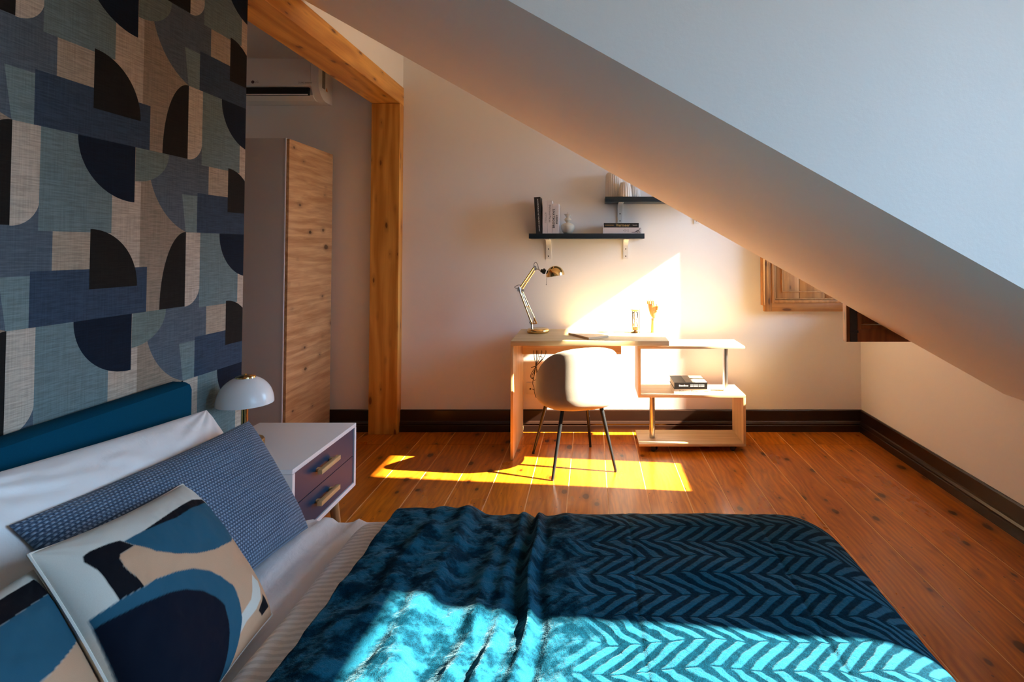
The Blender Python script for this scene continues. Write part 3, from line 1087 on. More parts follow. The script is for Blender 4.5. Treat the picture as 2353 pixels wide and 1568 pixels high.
LX, LY, LZ = -1.262, 2.112, NZ1
tl = thing('table_lamp', (LX, LY, LZ), 'small mushroom lamp with white opal dome and brass stem on the nightstand', 'lamp')
MB().lathe([(0, 0), (0.064, 0), (0.066, 0.004), (0.066, 0.020), (0.062, 0.025), (0.016, 0.027), (0, 0.027)], (LX, LY, LZ), 40).build('base', M_BRASS, tl)
MB().lathe([(0, 0.026), (0.013, 0.026), (0.012, 0.06), (0.011, 0.13), (0.014, 0.19), (0, 0.19)], (LX, LY, LZ), 24).build('stem', M_BRASS, tl)
dome = []
for i in range(13):
    a = math.pi / 2 * i / 12
    dome.append((0.094 * math.cos(a) ** 0.9 if i < 12 else 0.0, 0.157 + 0.098 * math.sin(a)))
dome = [(0.090, 0.157), (0.094, 0.1565)] + [q for q in dome[1:] if q[0] > 0.026] + [(0.026, 0.2545)]
inner = [(r * 0.96, z - 0.002) for r, z in dome[::-1] if r < 0.093]
MB().lathe(dome + inner, (LX, LY, LZ), 48).build('lamp_shade', M_OPAL, tl, ang=60)['label'] = 'white opal glass dome'
MB().lathe([(0.0, 0.2525), (0.034, 0.2500), (0.033, 0.2545), (0.022, 0.2585), (0.006, 0.2600), (0.004, 0.2640), (0, 0.2640)], (LX, LY, LZ), 32).build('cap', M_BRASS, tl)

# ================================================================== WARDROBE
wd = thing('wardrobe', (-2.18, 3.82, 0), 'tall wardrobe with grey side panel and knotty oak door by the pine post', 'wardrobe')
MB().box(-2.50, -1.888, 3.530, 4.165, 0.0, 2.003, 0.001).build('body', M_GREYPANEL, wd)
MB().box(-1.888, -1.882, 3.528, 4.165, 0.0, 2.004).build('edge_strip', M_WHITE, wd, False)
MB().box(-1.881, -1.863, 3.534, 4.130, 0.02, 2.000, 0.001).build('door', M_OAKDOOR, wd)['label'] = 'knotty oak door'

# ================================================================== AIR CONDITIONER
ACX0, ACX1 = -2.74, -1.905
ac = thing('air_conditioner', (-2.32, 4.1, 2.37), 'white wall-mounted split air conditioner with open dark louvre slot', 'air conditioner')
ac_prof = [(YB - 0.002, 2.375), (4.060, 2.372), (4.028, 2.392), (4.018, 2.402), (4.018, 2.452), (3.992, 2.462), (3.988, 2.475), (3.988, 2.640), (3.998, 2.662), (4.02, 2.668), (YB - 0.002, 2.668)]
MB().prism(ac_prof, 0, ACX0, ACX1 - 0.055).build('body', M_PLASTIC, ac, True, ang=30)
cap = [(YB - 0.002, 2.372), (4.10, 2.372), (4.06, 2.380), (4.02, 2.405), (3.995, 2.445), (3.985, 2.49), (3.985, 2.645), (3.996, 2.664), (4.02, 2.67), (YB - 0.002, 2.67)]
MB().prism(cap, 0, ACX1 - 0.055, ACX1).build('end_cap', M_PLASTIC, ac, True, ang=30)
MB().box(ACX0, ACX1 - 0.057, 3.981, 3.988, 2.462, 2.650, 0.002).build('front_panel', M_PLASTIC, ac)
MB().box(ACX0 + 0.05, ACX1 - 0.075, 4.000, 4.0175, 2.398, 2.452).build('air_slot', M_HOLE, ac, False)
MB().box(ACX0 + 0.05, ACX1 - 0.08, 3.996, 4.012, 2.398, 2.406, 0.002).build('louvre', M_PLASTIC, ac)
text('logo', 'LG', 0.022, (-2.335, 3.9805, 2.485), ((1, 0, 0), (0, 0, 1)), M_INKGREY, ac)
lg = MB().cyl((-2.362, 3.9808, 2.485), (-2.362, 3.9802, 2.485), 0.011, None, 20)
lg.build('logo_disc', plain('maroon_ink', lin(96, 60, 62), 0.5), ac)
text('lettering', 'DUAL Inverter', 0.016, (-1.995, 3.9805, 2.480), ((1, 0, 0), (0, 0, 1)), M_INKGREY, ac)
text('display', '88', 0.030, (-2.01, 3.9805, 2.565), ((1, 0, 0), (0, 0, 1)), M_INKW, ac)
MB().box(ACX1, ACX1 + 0.0008, 4.04, 4.085, 2.46, 2.60).build('sticker', plain('grey_label', lin(120, 116, 112), 0.5, 120, 0.5), ac, False)
wt = MB().prism([(4.095, 2.452), (4.125, 2.452), (4.110, 2.482)], 0, ACX1, ACX1 + 0.0008)
wt.build('warning_sticker', plain('orange_label', lin(206, 120, 40), 0.5), ac, False)

# ================================================================== WALL SHELVES
def shelf(x0, x1, ztop, bx, label):
    yf = 4.0
    t = thing('wall_shelf', ((x0 + x1) / 2, YB, ztop - 0.036), label, 'shelf')
    MB().box(x0, x1, yf, YB - 0.001, ztop - 0.036, ztop, 0.0012).build('board', M_SHELF, t)
    for x in bx:
        b = MB()
        zt = ztop - 0.0365
        w = 0.018
        # upright on the wall, rounded knee, arm under the board
        prof = [(YB - 0.001, zt - 0.145), (YB - 0.007, zt - 0.145), (YB - 0.009, zt - 0.05), (YB - 0.016, zt - 0.024), (YB - 0.032, zt - 0.010),
                (YB - 0.065, zt - 0.006), (4.02, zt - 0.005), (4.02, zt), (YB - 0.001, zt)]
        b.prism(prof, 0, x - w, x + w)
        br = b.build('bracket', M_PLASTIC, t, True, ang=35)
        for dz in (0.072, 0.124):
            yy = YB - 0.0088 + 0.0 if dz < 0.1 else YB - 0.0076
            MB().cyl((x, yy, zt - dz), (x, yy - 0.0015, zt - dz), 0.0045, None, 14).build('screw', M_HOLE, br)
    return t


SZ1, SZ2 = 1.427, 1.684
shelf(-0.433, 0.373, SZ1, (-0.31, 0.254), 'lower petrol blue wall shelf carrying upright books and a candle')
shelf(0.100, 0.905, SZ2, (0.212, 0.772), 'upper petrol blue wall shelf carrying white pleated vases')


def book_up(name, x0, x1, h, depth, cover, label, lean=0.0, rot=0.0):
    """upright book, spine towards the room; base on the lower shelf"""
    yf = 4.012
    t = thing(name, ((x0 + x1) / 2, yf + depth / 2, SZ1), label, 'book', 'books on the lower wall shelf')
    M = Matrix.Translation((x1, yf, SZ1)) @ Matrix.Rotation(lean, 4, 'Y') @ Matrix.Rotation(rot, 4, 'Z')
    w = x1 - x0
    c = MB()
    c.box(-w, 0, 0, 0.003, 0, h, 0, M).box(-w, -w + 0.0025, 0.003, depth, 0, h, 0, M).box(-0.0025, 0, 0.003, depth, 0, h, 0, M)
    c.build('cover', cover, t, False)
    MB().box(-w + 0.003, -0.003, 0.003, depth - 0.005, 0.003, h - 0.004, 0, M).build('pages', M_PAGE, t, False)
    return t, M, w


def spine_text(t, M, w, body, size, u, v, mat, up=False, bold=0.0, sx=1.0, spacing=1.0, align='CENTER'):
    """lettering running down (or up) the spine at u across, v up"""
    R3 = M.to_3x3()
    r = R3 @ Vector((0, 0, 1 if up else -1))
    uu = R3 @ Vector((-1 if up else 1, 0, 0))
    text('lettering', body, size, M @ Vector((-w + u, -0.0005, v)), (r, uu), mat, t, align, bold, sx, spacing)


lean = math.atan2(0.016, 0.255)
t, M, w = book_up('book', -0.3835, -0.3395, 0.257, 0.155, M_BOOKB, 'tall black architecture book leaning on the white books', -lean, 0.0)
spine_text(t, M, w, 'ARCHITECTURE IN THE TWENTIETH CENTURY', 0.0125, w * 0.55, 0.130, M_INKW, sx=0.86)
t, M, w = book_up('book', -0.3385, -0.304, 0.231, 0.165, M_BOOKW, 'white art book with a thin serif title beside the black book')
spine_text(t, M, w, 'BOTTICELLI', 0.0165, w * 0.6, 0.110, M_INKGREY, sx=0.85)
t, M, w = book_up('book', -0.3032, -0.273, 0.231, 0.165, M_BOOKW, 'white book titled Delicious Places standing upright')
spine_text(t, M, w, 'Delicious Places', 0.020, w * 0.52, 0.140, M_INK, sx=0.95)
t, M, w = book_up('book', -0.2722, -0.2255, 0.209, 0.165, M_BOOKW, "shorter white book titled Brooklyn's Finest in bold capitals")
spine_text(t, M, w, "BROOKLYN'S", 0.020, w * 0.27, 0.105, M_INK, True, 0.0006, 1.0, 1.15)
spine_text(t, M, w, 'FINEST', 0.018, w * 0.73, 0.098, M_INK, True, 0.0006, 1.0, 1.15)

# stoneware candle holder
cx_, cy_ = -0.165, 4.075
prof = [(0, 0), (0.026, 0), (0.038, 0.014), (0.0465, 0.036), (0.0485, 0.052), (0.047, 0.060), (0.036, 0.070), (0.014, 0.077), (0.0115, 0.081), (0.020, 0.090),
        (0.0255, 0.098), (0.020, 0.108), (0.012, 0.114), (0.0135, 0.120), (0.021, 0.130), (0.0265, 0.139), (0.025, 0.1395), (0, 0.1390)]
cd = thing('candle', (cx_, cy_, SZ1), 'pale stone-coloured sculpted candle with stacked curves on the lower shelf', 'candle')
MB().lathe(prof, (cx_, cy_, SZ1), 40).build('wax_body', M_CERAMIC, cd, ang=60)
MB().tube([(cx_, cy_, SZ1 + 0.138), (cx_ - 0.001, cy_, SZ1 + 0.146), (cx_ + 0.001, cy_, SZ1 + 0.153)], 0.0008, 6).build('wick', M_INKGREY, cd)


def book_flat(x0, x1, yf, depth, z, th, cover, label, group, rot=0.0):
    t = thing('book', ((x0 + x1) / 2, yf + depth / 2, z), label, 'book', group)
    M = Matrix.Translation(((x0 + x1) / 2, yf, z)) @ Matrix.Rotation(rot, 4, 'Z')
    w = (x1 - x0) / 2
    c = MB()
    c.box(-w, w, 0, 0.003, 0, th, 0, M).box(-w, w, 0.003, depth, 0, 0.0025, 0, M).box(-w, w, 0.003, depth, th - 0.0025, th, 0, M)
    c.build('cover', cover, t, False)
    MB().box(-w + 0.004, w - 0.004, 0.003, depth - 0.004, 0.0025, th - 0.0025, 0, M).build('pages', M_PAGE, t, False)
    return t, M


def flat_text(t, M, body, size, u, v, mat, bold=0.0, sx=1.0, r=(1, 0, 0), up=(0, 0, 1)):
    R3 = M.to_3x3()
    text('lettering', body, size, M @ Vector((u, -0.0005, v)), (R3 @ Vector(r), R3 @ Vector(up)), mat, t, 'CENTER', bold, sx)


def print_bars(t, M, bars, mat):
    """print too small to read: short raised strokes (u0, u1, v0, v1) on the spine face"""
    m = MB()
    for u0, u1, v0, v1 in bars:
        m.box(u0, u1, -0.0006, 0.0, v0, v1, 0, M)
    m.build('small_print', mat, t, False)


GB = 'flat books on the lower wall shelf'
t, M = book_flat(0.083, 0.351, 4.008, 0.165, SZ1, 0.0415, M_BOOKW, 'thick white book with a giraffe on its spine lying flat', GB)
print_bars(t, M, [(0.008, 0.0105, 0.017, 0.024), (0.019, 0.0215, 0.013, 0.031), (0.030, 0.0325, 0.020, 0.026), (0.041, 0.0435, 0.011, 0.031)], M_INKGREY)
# giraffe figure on the spine
g_ = MB()
gx, gz = 0.217 + 0.105, SZ1 + 0.004
yy = 4.0074
g_.tube([(gx - 0.038, yy, gz + 0.004), (gx - 0.014, yy, gz + 0.004)], 0.0014, 6).tube([(gx - 0.014, yy, gz + 0.004), (gx - 0.004, yy, gz + 0.013), (gx + 0.012, yy, gz + 0.018)], 0.0022, 6)
g_.tube([(gx + 0.012, yy, gz + 0.016), (gx + 0.018, yy, gz + 0.030), (gx + 0.024, yy, gz + 0.033)], 0.0014, 6)
for dx in (-0.004, 0.002, 0.010, 0.016):
    g_.tube([(gx + dx * 0.8, yy, gz + 0.014), (gx + dx * 1.2 + 0.003, yy, gz)], 0.0010, 6)
g_.build('giraffe_print', M_INK, t)
t, M = book_flat(0.091, 0.334, 4.010, 0.160, SZ1 + 0.0418, 0.031, M_BOOKB, 'black book titled Vermeer in gold serif lying on the white book', GB)
flat_text(t, M, 'Vermeer', 0.027, 0.010, 0.0155, M_INKG, 0.0004)
print_bars(t, M, [(-0.112 + k * 0.0075, -0.1065 + k * 0.0075, 0.0145, 0.0172) for k in range(8)], M_INKG)
flat_text(t, M, 'TASCHEN', 0.0075, 0.094, 0.0155, M_INKW)


def vase(x, y, r0, r1, h, n, label):
    t = thing('pleated_vase', (x, y, SZ2), label, 'vase', 'white pleated vases on the upper shelf')
    prof = [(0, 0), (r0 * 0.92, 0), (r0, 0.006), (r0 * 0.5 + r1 * 0.5, h * 0.55), (r1 * 1.0, h * 0.86), (r1 * 0.93, h * 0.95), (r1 * 0.80, h), (r1 * 0.62, h), (r1 * 0.60, h * 0.9), (0, h * 0.85)]
    rf = lambda a, r, z: 1 - 0.075 * abs(math.sin(a * n / 2))
    MB().lathe(prof, (x, y, SZ2), n * 8, None, rf).build('body', M_PLEAT, t, ang=60)
    return t


vase(0.166, 4.124, 0.064, 0.060, 0.182, 26, 'tall white pleated vase at the shelf end')
vase(0.241, 4.038, 0.049, 0.036, 0.104, 16, 'short white pleated vase tapering upwards, in front')
vase(0.312, 4.128, 0.045, 0.038, 0.100, 20, 'white pleated vase half behind the short tapering one')

# ================================================================== DESK
DT = 0.742
desk = thing('desk', (0.2, 3.85, 0), 'oak laminate desk with a swung-out S-shaped shelf end on castors', 'desk')
MB().box(-0.503, 0.489, 3.612, 4.165, DT - 0.030, DT, 0.0012).build('tabletop', M_OAKDESK, desk)
MB().box(-0.503, -0.487, 3.620, 4.165, 0.0, DT - 0.0305, 0.001).build('side_panel', M_OAKDESK_V, desk)
MB().box(-0.4865, 0.215, 4.110, 4.126, 0.570, DT - 0.031).build('apron', M_OAKDESK, desk, False)
a0, a1 = 3.758, 4.052
zt_, zm_, zb_ = 0.6845, 0.3690, 0.0545        # top faces of the three boards
MB().box(0.307, 1.003, a0, a1, zt_ - 0.016, zt_, 0.0008).build('shelf_top', M_OAKDESK, desk)
MB().cyl((0.40, 3.91, zt_), (0.40, 3.91, DT - 0.0305), 0.03, None, 24).build('pivot', M_STEEL, desk)
MB().box(0.307, 0.324, a0, a1, zm_ + 0.0005, zt_ - 0.0165, 0.0008).build('shelf_upright', M_OAKDESK_V, desk)
MB().box(0.307, 1.005, a0, a1, zm_ - 0.016, zm_, 0.0008).build('shelf_middle', M_OAKDESK, desk)
MB().box(0.988, 1.005, a0, a1, zb_ + 0.0005, zm_ - 0.0165, 0.0008).build('shelf_upright', M_OAKDESK_V, desk)
MB().box(0.311, 1.005, a0, a1, zb_ - 0.016, zb_, 0.0008).build('shelf_bottom', M_OAKDESK, desk)
MB().cyl((0.902, 3.882, zm_), (0.902, 3.882, zt_ - 0.016), 0.0175, None, 28).build('post', M_STEEL, desk)
MB().cyl((0.411, 3.895, zb_), (0.411, 3.895, zm_ - 0.016), 0.0185, None, 28).build('post', M_STEEL, desk)
for x, y in ((0.412, 3.792), (0.932, 3.802), (0.412, 4.010), (0.932, 4.010)):
    cs = MB()
    cs.box(x - 0.010, x + 0.010, y - 0.010, y + 0.010, 0.024, zb_ - 0.0165).cyl((x, y, zb_ - 0.021), (x, y, zb_ - 0.0165), 0.022)
    co_ = cs.build('caster', M_BLACK, desk)
    wa = Vector((0.45, 0.89, 0)) * (1 if x < 0.6 else -1)
    for sg in (-1, 1):
        cw = Vector((x, y, 0.0185)) + wa * sg * 0.012
        MB().cyl(cw - wa * 0.005, cw + wa * 0.005, 0.0185, None, 28).build('wheel', M_BLACK, co_)

GB = 'books on the desk shelf'
t, M = book_flat(0.545, 0.785, 3.795, 0.215, zm_, 0.031, M_BOOKW, 'white book titled Delicious Places lying on the desk shelf', GB)
flat_text(t, M, 'Delicious Places', 0.018, -0.025, 0.0155, M_INK, 0.0, 1.08)
print_bars(t, M, [(0.078, 0.092, 0.0145, 0.017), (0.094, 0.106, 0.0145, 0.017)], M_INKGREY)
t, M = book_flat(0.546, 0.764, 3.793, 0.212, zm_ + 0.0313, 0.042, M_BOOKB, 'thick dark book with a photo cover stacked on the white one', GB, 0.01)
print_bars(t, M, [(-0.078 + k * 0.0105, -0.070 + k * 0.0105, 0.017, 0.0245 + 0.003 * (k % 3 == 0)) for k in range(6)], M_INKW)
print_bars(t, M, [(u, u + w_, v, v + 0.0042) for v in (0.0148, 0.0238) for u, w_ in ((-0.004, 0.020), (0.019, 0.028), (0.051, 0.012), (0.066, 0.022))], M_INKW)
R3 = M
MB().box(-0.030, 0.106, 0.006, 0.208, 0.0420, 0.0424, 0, M).build('cover_photo', M_BOOKG, t, False)
MB().box(0.030, 0.106, 0.006, 0.106, 0.0424, 0.0427, 0, M).build('cover_highlight', M_BOOKW, t, False)

# closed laptop lying askew
lp = thing('laptop', (-0.02, 3.825, DT), 'thin closed champagne laptop lying askew on the desk', 'laptop')
q = [Vector((-0.153, 3.895, 0)), Vector((-0.024, 3.975, 0)), Vector((0.113, 3.765, 0)), Vector((-0.014, 3.675, 0))]
for nm, za, zb, mt in (('base', DT + 0.0005, DT + 0.0075, M_LAPTOP), ('lid', DT + 0.008, DT + 0.0125, M_LAPTOP)):
    MB().prism([(p.x, p.y) for p in q], 2, za, zb).build(nm, mt, lp, False)
MB().prism([(p.x * 0.985 - 0.0003, p.y * 0.985 + 3.8275 * 0.015) for p in q], 2, DT + 0.0074, DT + 0.0081).build('gap_seal', M_BLACK, lp, False)

# ================================================================== DESK LAMP
yl = 3.985
pp = lambda x, y, dy=0.0: at(x, y, 1, yl + dy)
z3 = lambda x, y, dy=0.0: pp(1165 + x / 8.253, 590 + y / 8.253, dy)
dl = thing('desk_lamp', (-0.366, yl, DT), 'polished brass architect lamp with a domed shade on the desk', 'lamp')
MB().lathe([(0, 0), (0.070, 0), (0.0755, 0.006), (0.0765, 0.016), (0.073, 0.025), (0.064, 0.029), (0, 0.030)], (-0.366, yl, DT), 48).build('base', M_BRASS, dl, ang=60)
b0 = z3(472, 1370)
MB().cyl((b0.x, yl, DT + 0.028), z3(472, 1285), 0.0075, None, 16).build('post', M_STEEL, dl)
jn = MB()
jn.tube([z3(468, 1282), z3(570, 1262)], 0.004, 8).tube([z3(468, 1282, 0.0), z3(455, 1200)], 0.006, 8).tube([z3(560, 1262), z3(510, 1160)], 0.006, 8).tube([z3(500, 1262), z3(520, 1180)], 0.004, 8)
jn.build('lower_joint', M_BRASS, dl)
la = MB()
la.tube([z3(458, 1240, -0.012), z3(240, 655, -0.012)], 0.0062, 10).tube([z3(520, 1165, 0.012), z3(280, 640, 0.012)], 0.0062, 10)
la.tube([z3(375, 945, -0.012), z3(425, 960, 0.012)], 0.003, 8)
la.build('lower_arm', M_BRASS, dl)
sp = MB()
sp.tube([z3(400, 955, -0.004), z3(490, 1150, -0.004)], 0.0028, 8).tube([z3(400, 955, 0.005), z3(515, 1160, 0.005)], 0.0028, 8).tube([z3(390, 940), z3(290, 690)], 0.0016, 6)
sp.build('spring', M_STEEL, dl)
el = MB()
el.cyl(z3(232, 575, -0.02), z3(258, 705, -0.02), 0.006).cyl(z3(215, 640, -0.02), z3(215, 640, 0.02), 0.008).cyl(z3(300, 640, -0.02), z3(300, 640, 0.02), 0.008).box(*[v for k in range(3) for v in sorted((z3(200, 640, -0.006)[k], z3(275, 580, 0.006)[k]))])
el.build('elbow_joint', M_STEEL, dl)
ua = MB()
ua.tube([z3(250, 585, -0.010), z3(515, 195, -0.010)], 0.0052, 10).tube([z3(285, 620, 0.010), z3(530, 250, 0.010)], 0.0052, 10).tube([z3(345, 475, -0.012), z3(410, 465, 0.012)], 0.003, 8)
ua.build('upper_arm', M_BRASS, dl)
hj = MB()
hj.cyl(z3(530, 195, -0.016), z3(530, 195, 0.016), 0.008).tube([z3(510, 265), z3(560, 230), z3(650, 265)], 0.005, 8).cyl(z3(545, 240, -0.014), z3(545, 240, 0.014), 0.007).tube([z3(530, 195), z3(545, 240)], 0.006, 8)
hj.build('upper_joint', M_STEEL, dl)
ne = MB()
ne.cyl(z3(640, 262), z3(690, 280), 0.011, 0.014, 14).cyl(z3(680, 275), z3(735, 290), 0.018, 0.015, 18).cyl(z3(700, 330), z3(705, 225), 0.006)
ne.build('neck', M_BLKMETAL, dl)
sc_ = z3(905, 385)
rs = (z3(1090, 330) - z3(745, 400)).length / 2
tilt = Matrix.Rotation(math.radians(-9), 4, 'Y')
shp = [(rs * 1.0, 0.0), (rs * 1.005, 0.004)] + [(rs * math.cos(a), 0.004 + rs * 1.02 * math.sin(a)) for a in [math.pi / 2 * k / 14 for k in range(1, 14)]] + [(0, 0.004 + rs * 1.02)]
shin = [(0, 0.001 + rs)] + [(r * 0.965, z * 0.97) for r, z in shp[::-1][1:]]
mid = (z3(1090, 330) + z3(745, 400)) / 2
MB().lathe(shin[:-1][::1] + shp[0:1] if False else shp, mid, 48, tilt).build('lamp_shade', M_BRASS, dl, ang=60)
MB().lathe(shin, mid, 48, tilt).build('shade_lining', M_WHITE, dl, ang=60)
MB().tube([z3(752, 400), z3(750, 470), z3(745, 530)], 0.0010, 6).lathe([(0, -0.004), (0.0025, -0.002), (0.0025, 0.002), (0, 0.004)], z3(745, 532), 10).build('pull_switch', M_BLKMETAL, dl)
cb = [MB() for _ in range(3)]
cb[0].tube(smooth_path([z3(512, 195), z3(512, 140), z3(545, 108), z3(580, 150), z3(600, 225), z3(640, 265)]), 0.0018, 6)
cb[1].tube(smooth_path([z3(262, 545), z3(215, 540), z3(145, 578), z3(200, 615), z3(235, 620)]), 0.0018, 6)
cb[2].tube(smooth_path([z3(465, 1215), z3(425, 1245), z3(455, 1285), z3(470, 1290)]), 0.0018, 6)
for q_ in cb:
    q_.build('cord', M_BLACK, dl)

# ================================================================== HOURGLASS
hx, hy = 0.306, 3.975
hg = thing('hourglass', (hx, hy, DT), 'small brass-framed hourglass with sand in its lower bulb on the desk', 'hourglass')
for nm, za in (('end_plate', 0.0), ('end_plate', 0.146)):
    MB().lathe([(0, 0), (0.031, 0), (0.034, 0.003), (0.033, 0.008), (0.018, 0.012), (0, 0.012)] if za == 0 else [(0, 0), (0.016, 0), (0.031, 0.006), (0.035, 0.011), (0.033, 0.014), (0, 0.014)], (hx, hy, DT + za), 32).build(nm, M_BRASS, hg, ang=50)
for k in range(3):
    a = math.radians(100 + 120 * k)
    MB().cyl((hx + 0.027 * math.cos(a), hy + 0.027 * math.sin(a), DT + 0.008), (hx + 0.027 * math.cos(a), hy + 0.027 * math.sin(a), DT + 0.153), 0.0028, None, 10).build('rod', M_BRASS, hg)
gp = [(0.006, 0.013), (0.018, 0.018), (0.021, 0.035), (0.019, 0.055), (0.008, 0.072), (0.0025, 0.079), (0.008, 0.086), (0.019, 0.103), (0.021, 0.123), (0.018, 0.140), (0.006, 0.1455)]
MB().lathe(gp, (hx, hy, DT), 28).build('glass_bulb', M_VIAL, hg, ang=80)
MB().lathe([(0, 0.0145), (0.016, 0.0185), (0.0192, 0.034), (0.0185, 0.040), (0, 0.042)], (hx, hy, DT), 24).build('sand', M_SAND, hg, ang=50)

# ================================================================== WOODEN HAND
wx, wy = 0.425, 3.985
wh = thing('wooden_hand', (wx, wy, DT), 'jointed wooden artist hand with bent fingers standing on the desk', 'ornament')
z4 = lambda x, y, dy=0.0: at(1430 + x / 14.26, 670 + y / 14.26, 1, wy + dy)
MB().lathe([(0, 0), (0.0165, 0), (0.0162, 0.004), (0.0125, 0.070), (0.0115, 0.088), (0, 0.089)], (wx + 0.004, wy, DT), 24).build('wrist', M_MANNEQUIN, wh, ang=60)
MB().lathe([(0, 0), (0.014, 0.001), (0.0145, 0.005), (0.012, 0.008), (0, 0.009)], (wx + 0.005, wy, DT + 0.0885), 24).build('ball_joint', M_MANNEQUIN, wh, ang=60)
rows = []
lev = [(870, 985, 1100), (820, 950, 1120), (740, 905, 1145), (650, 880, 1158), (560, 858, 1160), (500, 848, 1150), (445, 845, 1120)]
for py_, xa, xb in lev:
    p0, p1 = z4(xa, py_), z4(xb, py_)
    rr = []
    for k in range(20):
        a = 2 * math.pi * k / 20
        cxm = (p0 + p1) / 2
        hw = (p1.x - p0.x) / 2
        rr.append((cxm.x + hw * math.copysign(abs(math.cos(a)) ** 0.75, math.cos(a)), wy + 0.014 * math.copysign(abs(math.sin(a)) ** 0.8, math.sin(a)), cxm.z))
    rows.append(rr)
pm = MB()
vs = [v for r in rows for v in r]
nn = 20
fs = [(j * nn + i, j * nn + (i + 1) % nn, (j + 1) * nn + (i + 1) % nn, (j + 1) * nn + i) for j in range(len(rows) - 1) for i in range(nn)]
fs += [tuple(range(nn))[::-1], tuple(range((len(rows) - 1) * nn, len(rows) * nn))]
pm.add(vs, fs)
pm.build('palm', M_MANNEQUIN, wh, ang=50)
for k, (xa, xb) in enumerate(((870, 825), (915, 880), (965, 950), (1040, 1010))):
    f_ = MB()
    dy = -0.004
    f_.cyl(z4(xa, 452), z4(xa - 8, 405, -0.004), 0.0045, 0.0050, 12).cyl(z4(xb + 12, 410, -0.006), z4(xb - 2, 285 - (12 if k in (1, 2) else 0), -0.022), 0.0056, 0.0050, 12)
    f_.cyl(z4(xb - 2, 295, -0.022), z4(xb + 4, 330, -0.040), 0.0050, 0.0042, 12)
    f_.build('finger', M_MANNEQUIN, wh)
th_ = MB()
th_.cyl(z4(1140, 600, -0.008), z4(1165, 480, -0.014), 0.0075, 0.0065, 14).cyl(z4(1165, 480, -0.014), z4(1110, 440, -0.028), 0.0062, 0.0050, 14).lathe([(0, -0.008), (0.007, -0.004), (0.008, 0), (0.007, 0.004), (0, 0.008)], z4(1120, 640, -0.010), 14)
th_.build('thumb', M_MANNEQUIN, wh)

# ================================================================== CHAIR
def chair():
    cx, cy, rot = -0.092, 3.600, math.radians(19.2)
    t = thing('chair', (cx, cy, 0), 'grey velvet tub chair with slim black legs pushed up to the desk', 'chair')
    Rz = Matrix.Translation((cx, cy, 0)) @ Matrix.Rotation(rot, 4, 'Z')
    n = 96
    tops = [(0, 0.742), (28, 0.735), (48, 0.715), (68, 0.665), (88, 0.595), (112, 0.530), (135, 0.475), (150, 0.458), (180, 0.455)]

    def top(a):
        w_ = np.linspace(-24, 24, 25)
        q_ = np.abs(abs(a) + w_)
        return float(np.mean(np.interp(q_, [p[0] for p in tops], [p[1] for p in tops])))
    prof = []
    rings = []
    steps = 22
    for k in range(n):
        deg = -180 + 360.0 * k / n
        a = math.radians(deg - 90)           # deg 0 = back (-y)
        ca, sa = math.cos(a), math.sin(a)
        z1 = top(deg)
        sup = (abs(ca) ** 2.5 + abs(sa) ** 2.5) ** (-1 / 2.5)
        A_ = 0.250
        pts = [(0.02, 0.366), (0.15, 0.364), (0.205, 0.370), (0.232, 0.384), (0.246, 0.410), (0.251, 0.445)]
        hh = z1 - 0.445
        thick = 0.050 if abs(deg) < 135 else max(0.012, 0.050 - (abs(deg) - 135) / 20 * 0.04)
        for f in (0.25, 0.5, 0.75, 0.9):
            pts.append((0.250 - 0.006 * f, 0.445 + hh * f))
        rr = 0.244
        pts += [(rr - 0.003, z1 - 0.010 * min(1, hh / 0.1)), (rr - 0.012, z1 - 0.002), (rr - thick * 0.5, z1), (rr - thick + 0.008, z1 - 0.004), (rr - thick, z1 - 0.016 * min(1, hh / 0.05))]
        for f in (0.7, 0.4, 0.1):
            pts.append((rr - thick - 0.004 * (1 - f), 0.440 + (hh - 0.016) * f if hh > 0.03 else 0.440 + 0.006 * f))
        pts += [(0.10, 0.432), (0.02, 0.432)]
        rings.append([Rz @ Vector((r * sup * ca, r * sup * sa, z)) for r, z in pts])
    m = len(rings[0])
    vs = [p for r in rings for p in r]
    fs = [(k * m + j, ((k + 1) % n) * m + j, ((k + 1) % n) * m + j + 1, k * m + j + 1) for k in range(n) for j in range(m - 1)]
    fs.append(tuple(k * m for k in range(n)))
    fs.append(tuple(k * m + m - 1 for k in range(n))[::-1])
    MB().add(vs, fs).build('tub_shell', M_CHAIR, t, ang=70)
    c = MB()
    rows = []
    for (r, z) in [(0.02, 0.4335), (0.14, 0.4335), (0.176, 0.440), (0.186, 0.452), (0.180, 0.466), (0.15, 0.474), (0.08, 0.478), (0.01, 0.478)]:
        rows.append((r, z))
    c.lathe(rows, (cx, cy, 0), 64, Matrix.Rotation(rot, 4, 'Z'))
    c.build('seat_cushion', M_CHAIR, t, ang=70)
    for (bx, by, tx, ty) in ((-0.193, -0.232, -0.115, -0.140), (0.193, -0.232, 0.120, -0.140), (-0.196, 0.222, -0.130, 0.135), (0.192, 0.222, 0.125, 0.135)):
        p0 = Rz @ Vector((tx - 0.012, ty, 0.385))
        p1 = Rz @ Vector((bx - 0.022, by, 0.008))
        l = MB().cyl(p0, p1, 0.0135, 0.0080, 18)
        lo = l.build('leg', M_BLKMETAL, t)
        MB().cyl(p1 + Vector((0, 0, 0.002)), (p1.x, p1.y, 0.0), 0.0088, 0.0085, 14).build('foot_cap', M_BLACK, lo)


chair()

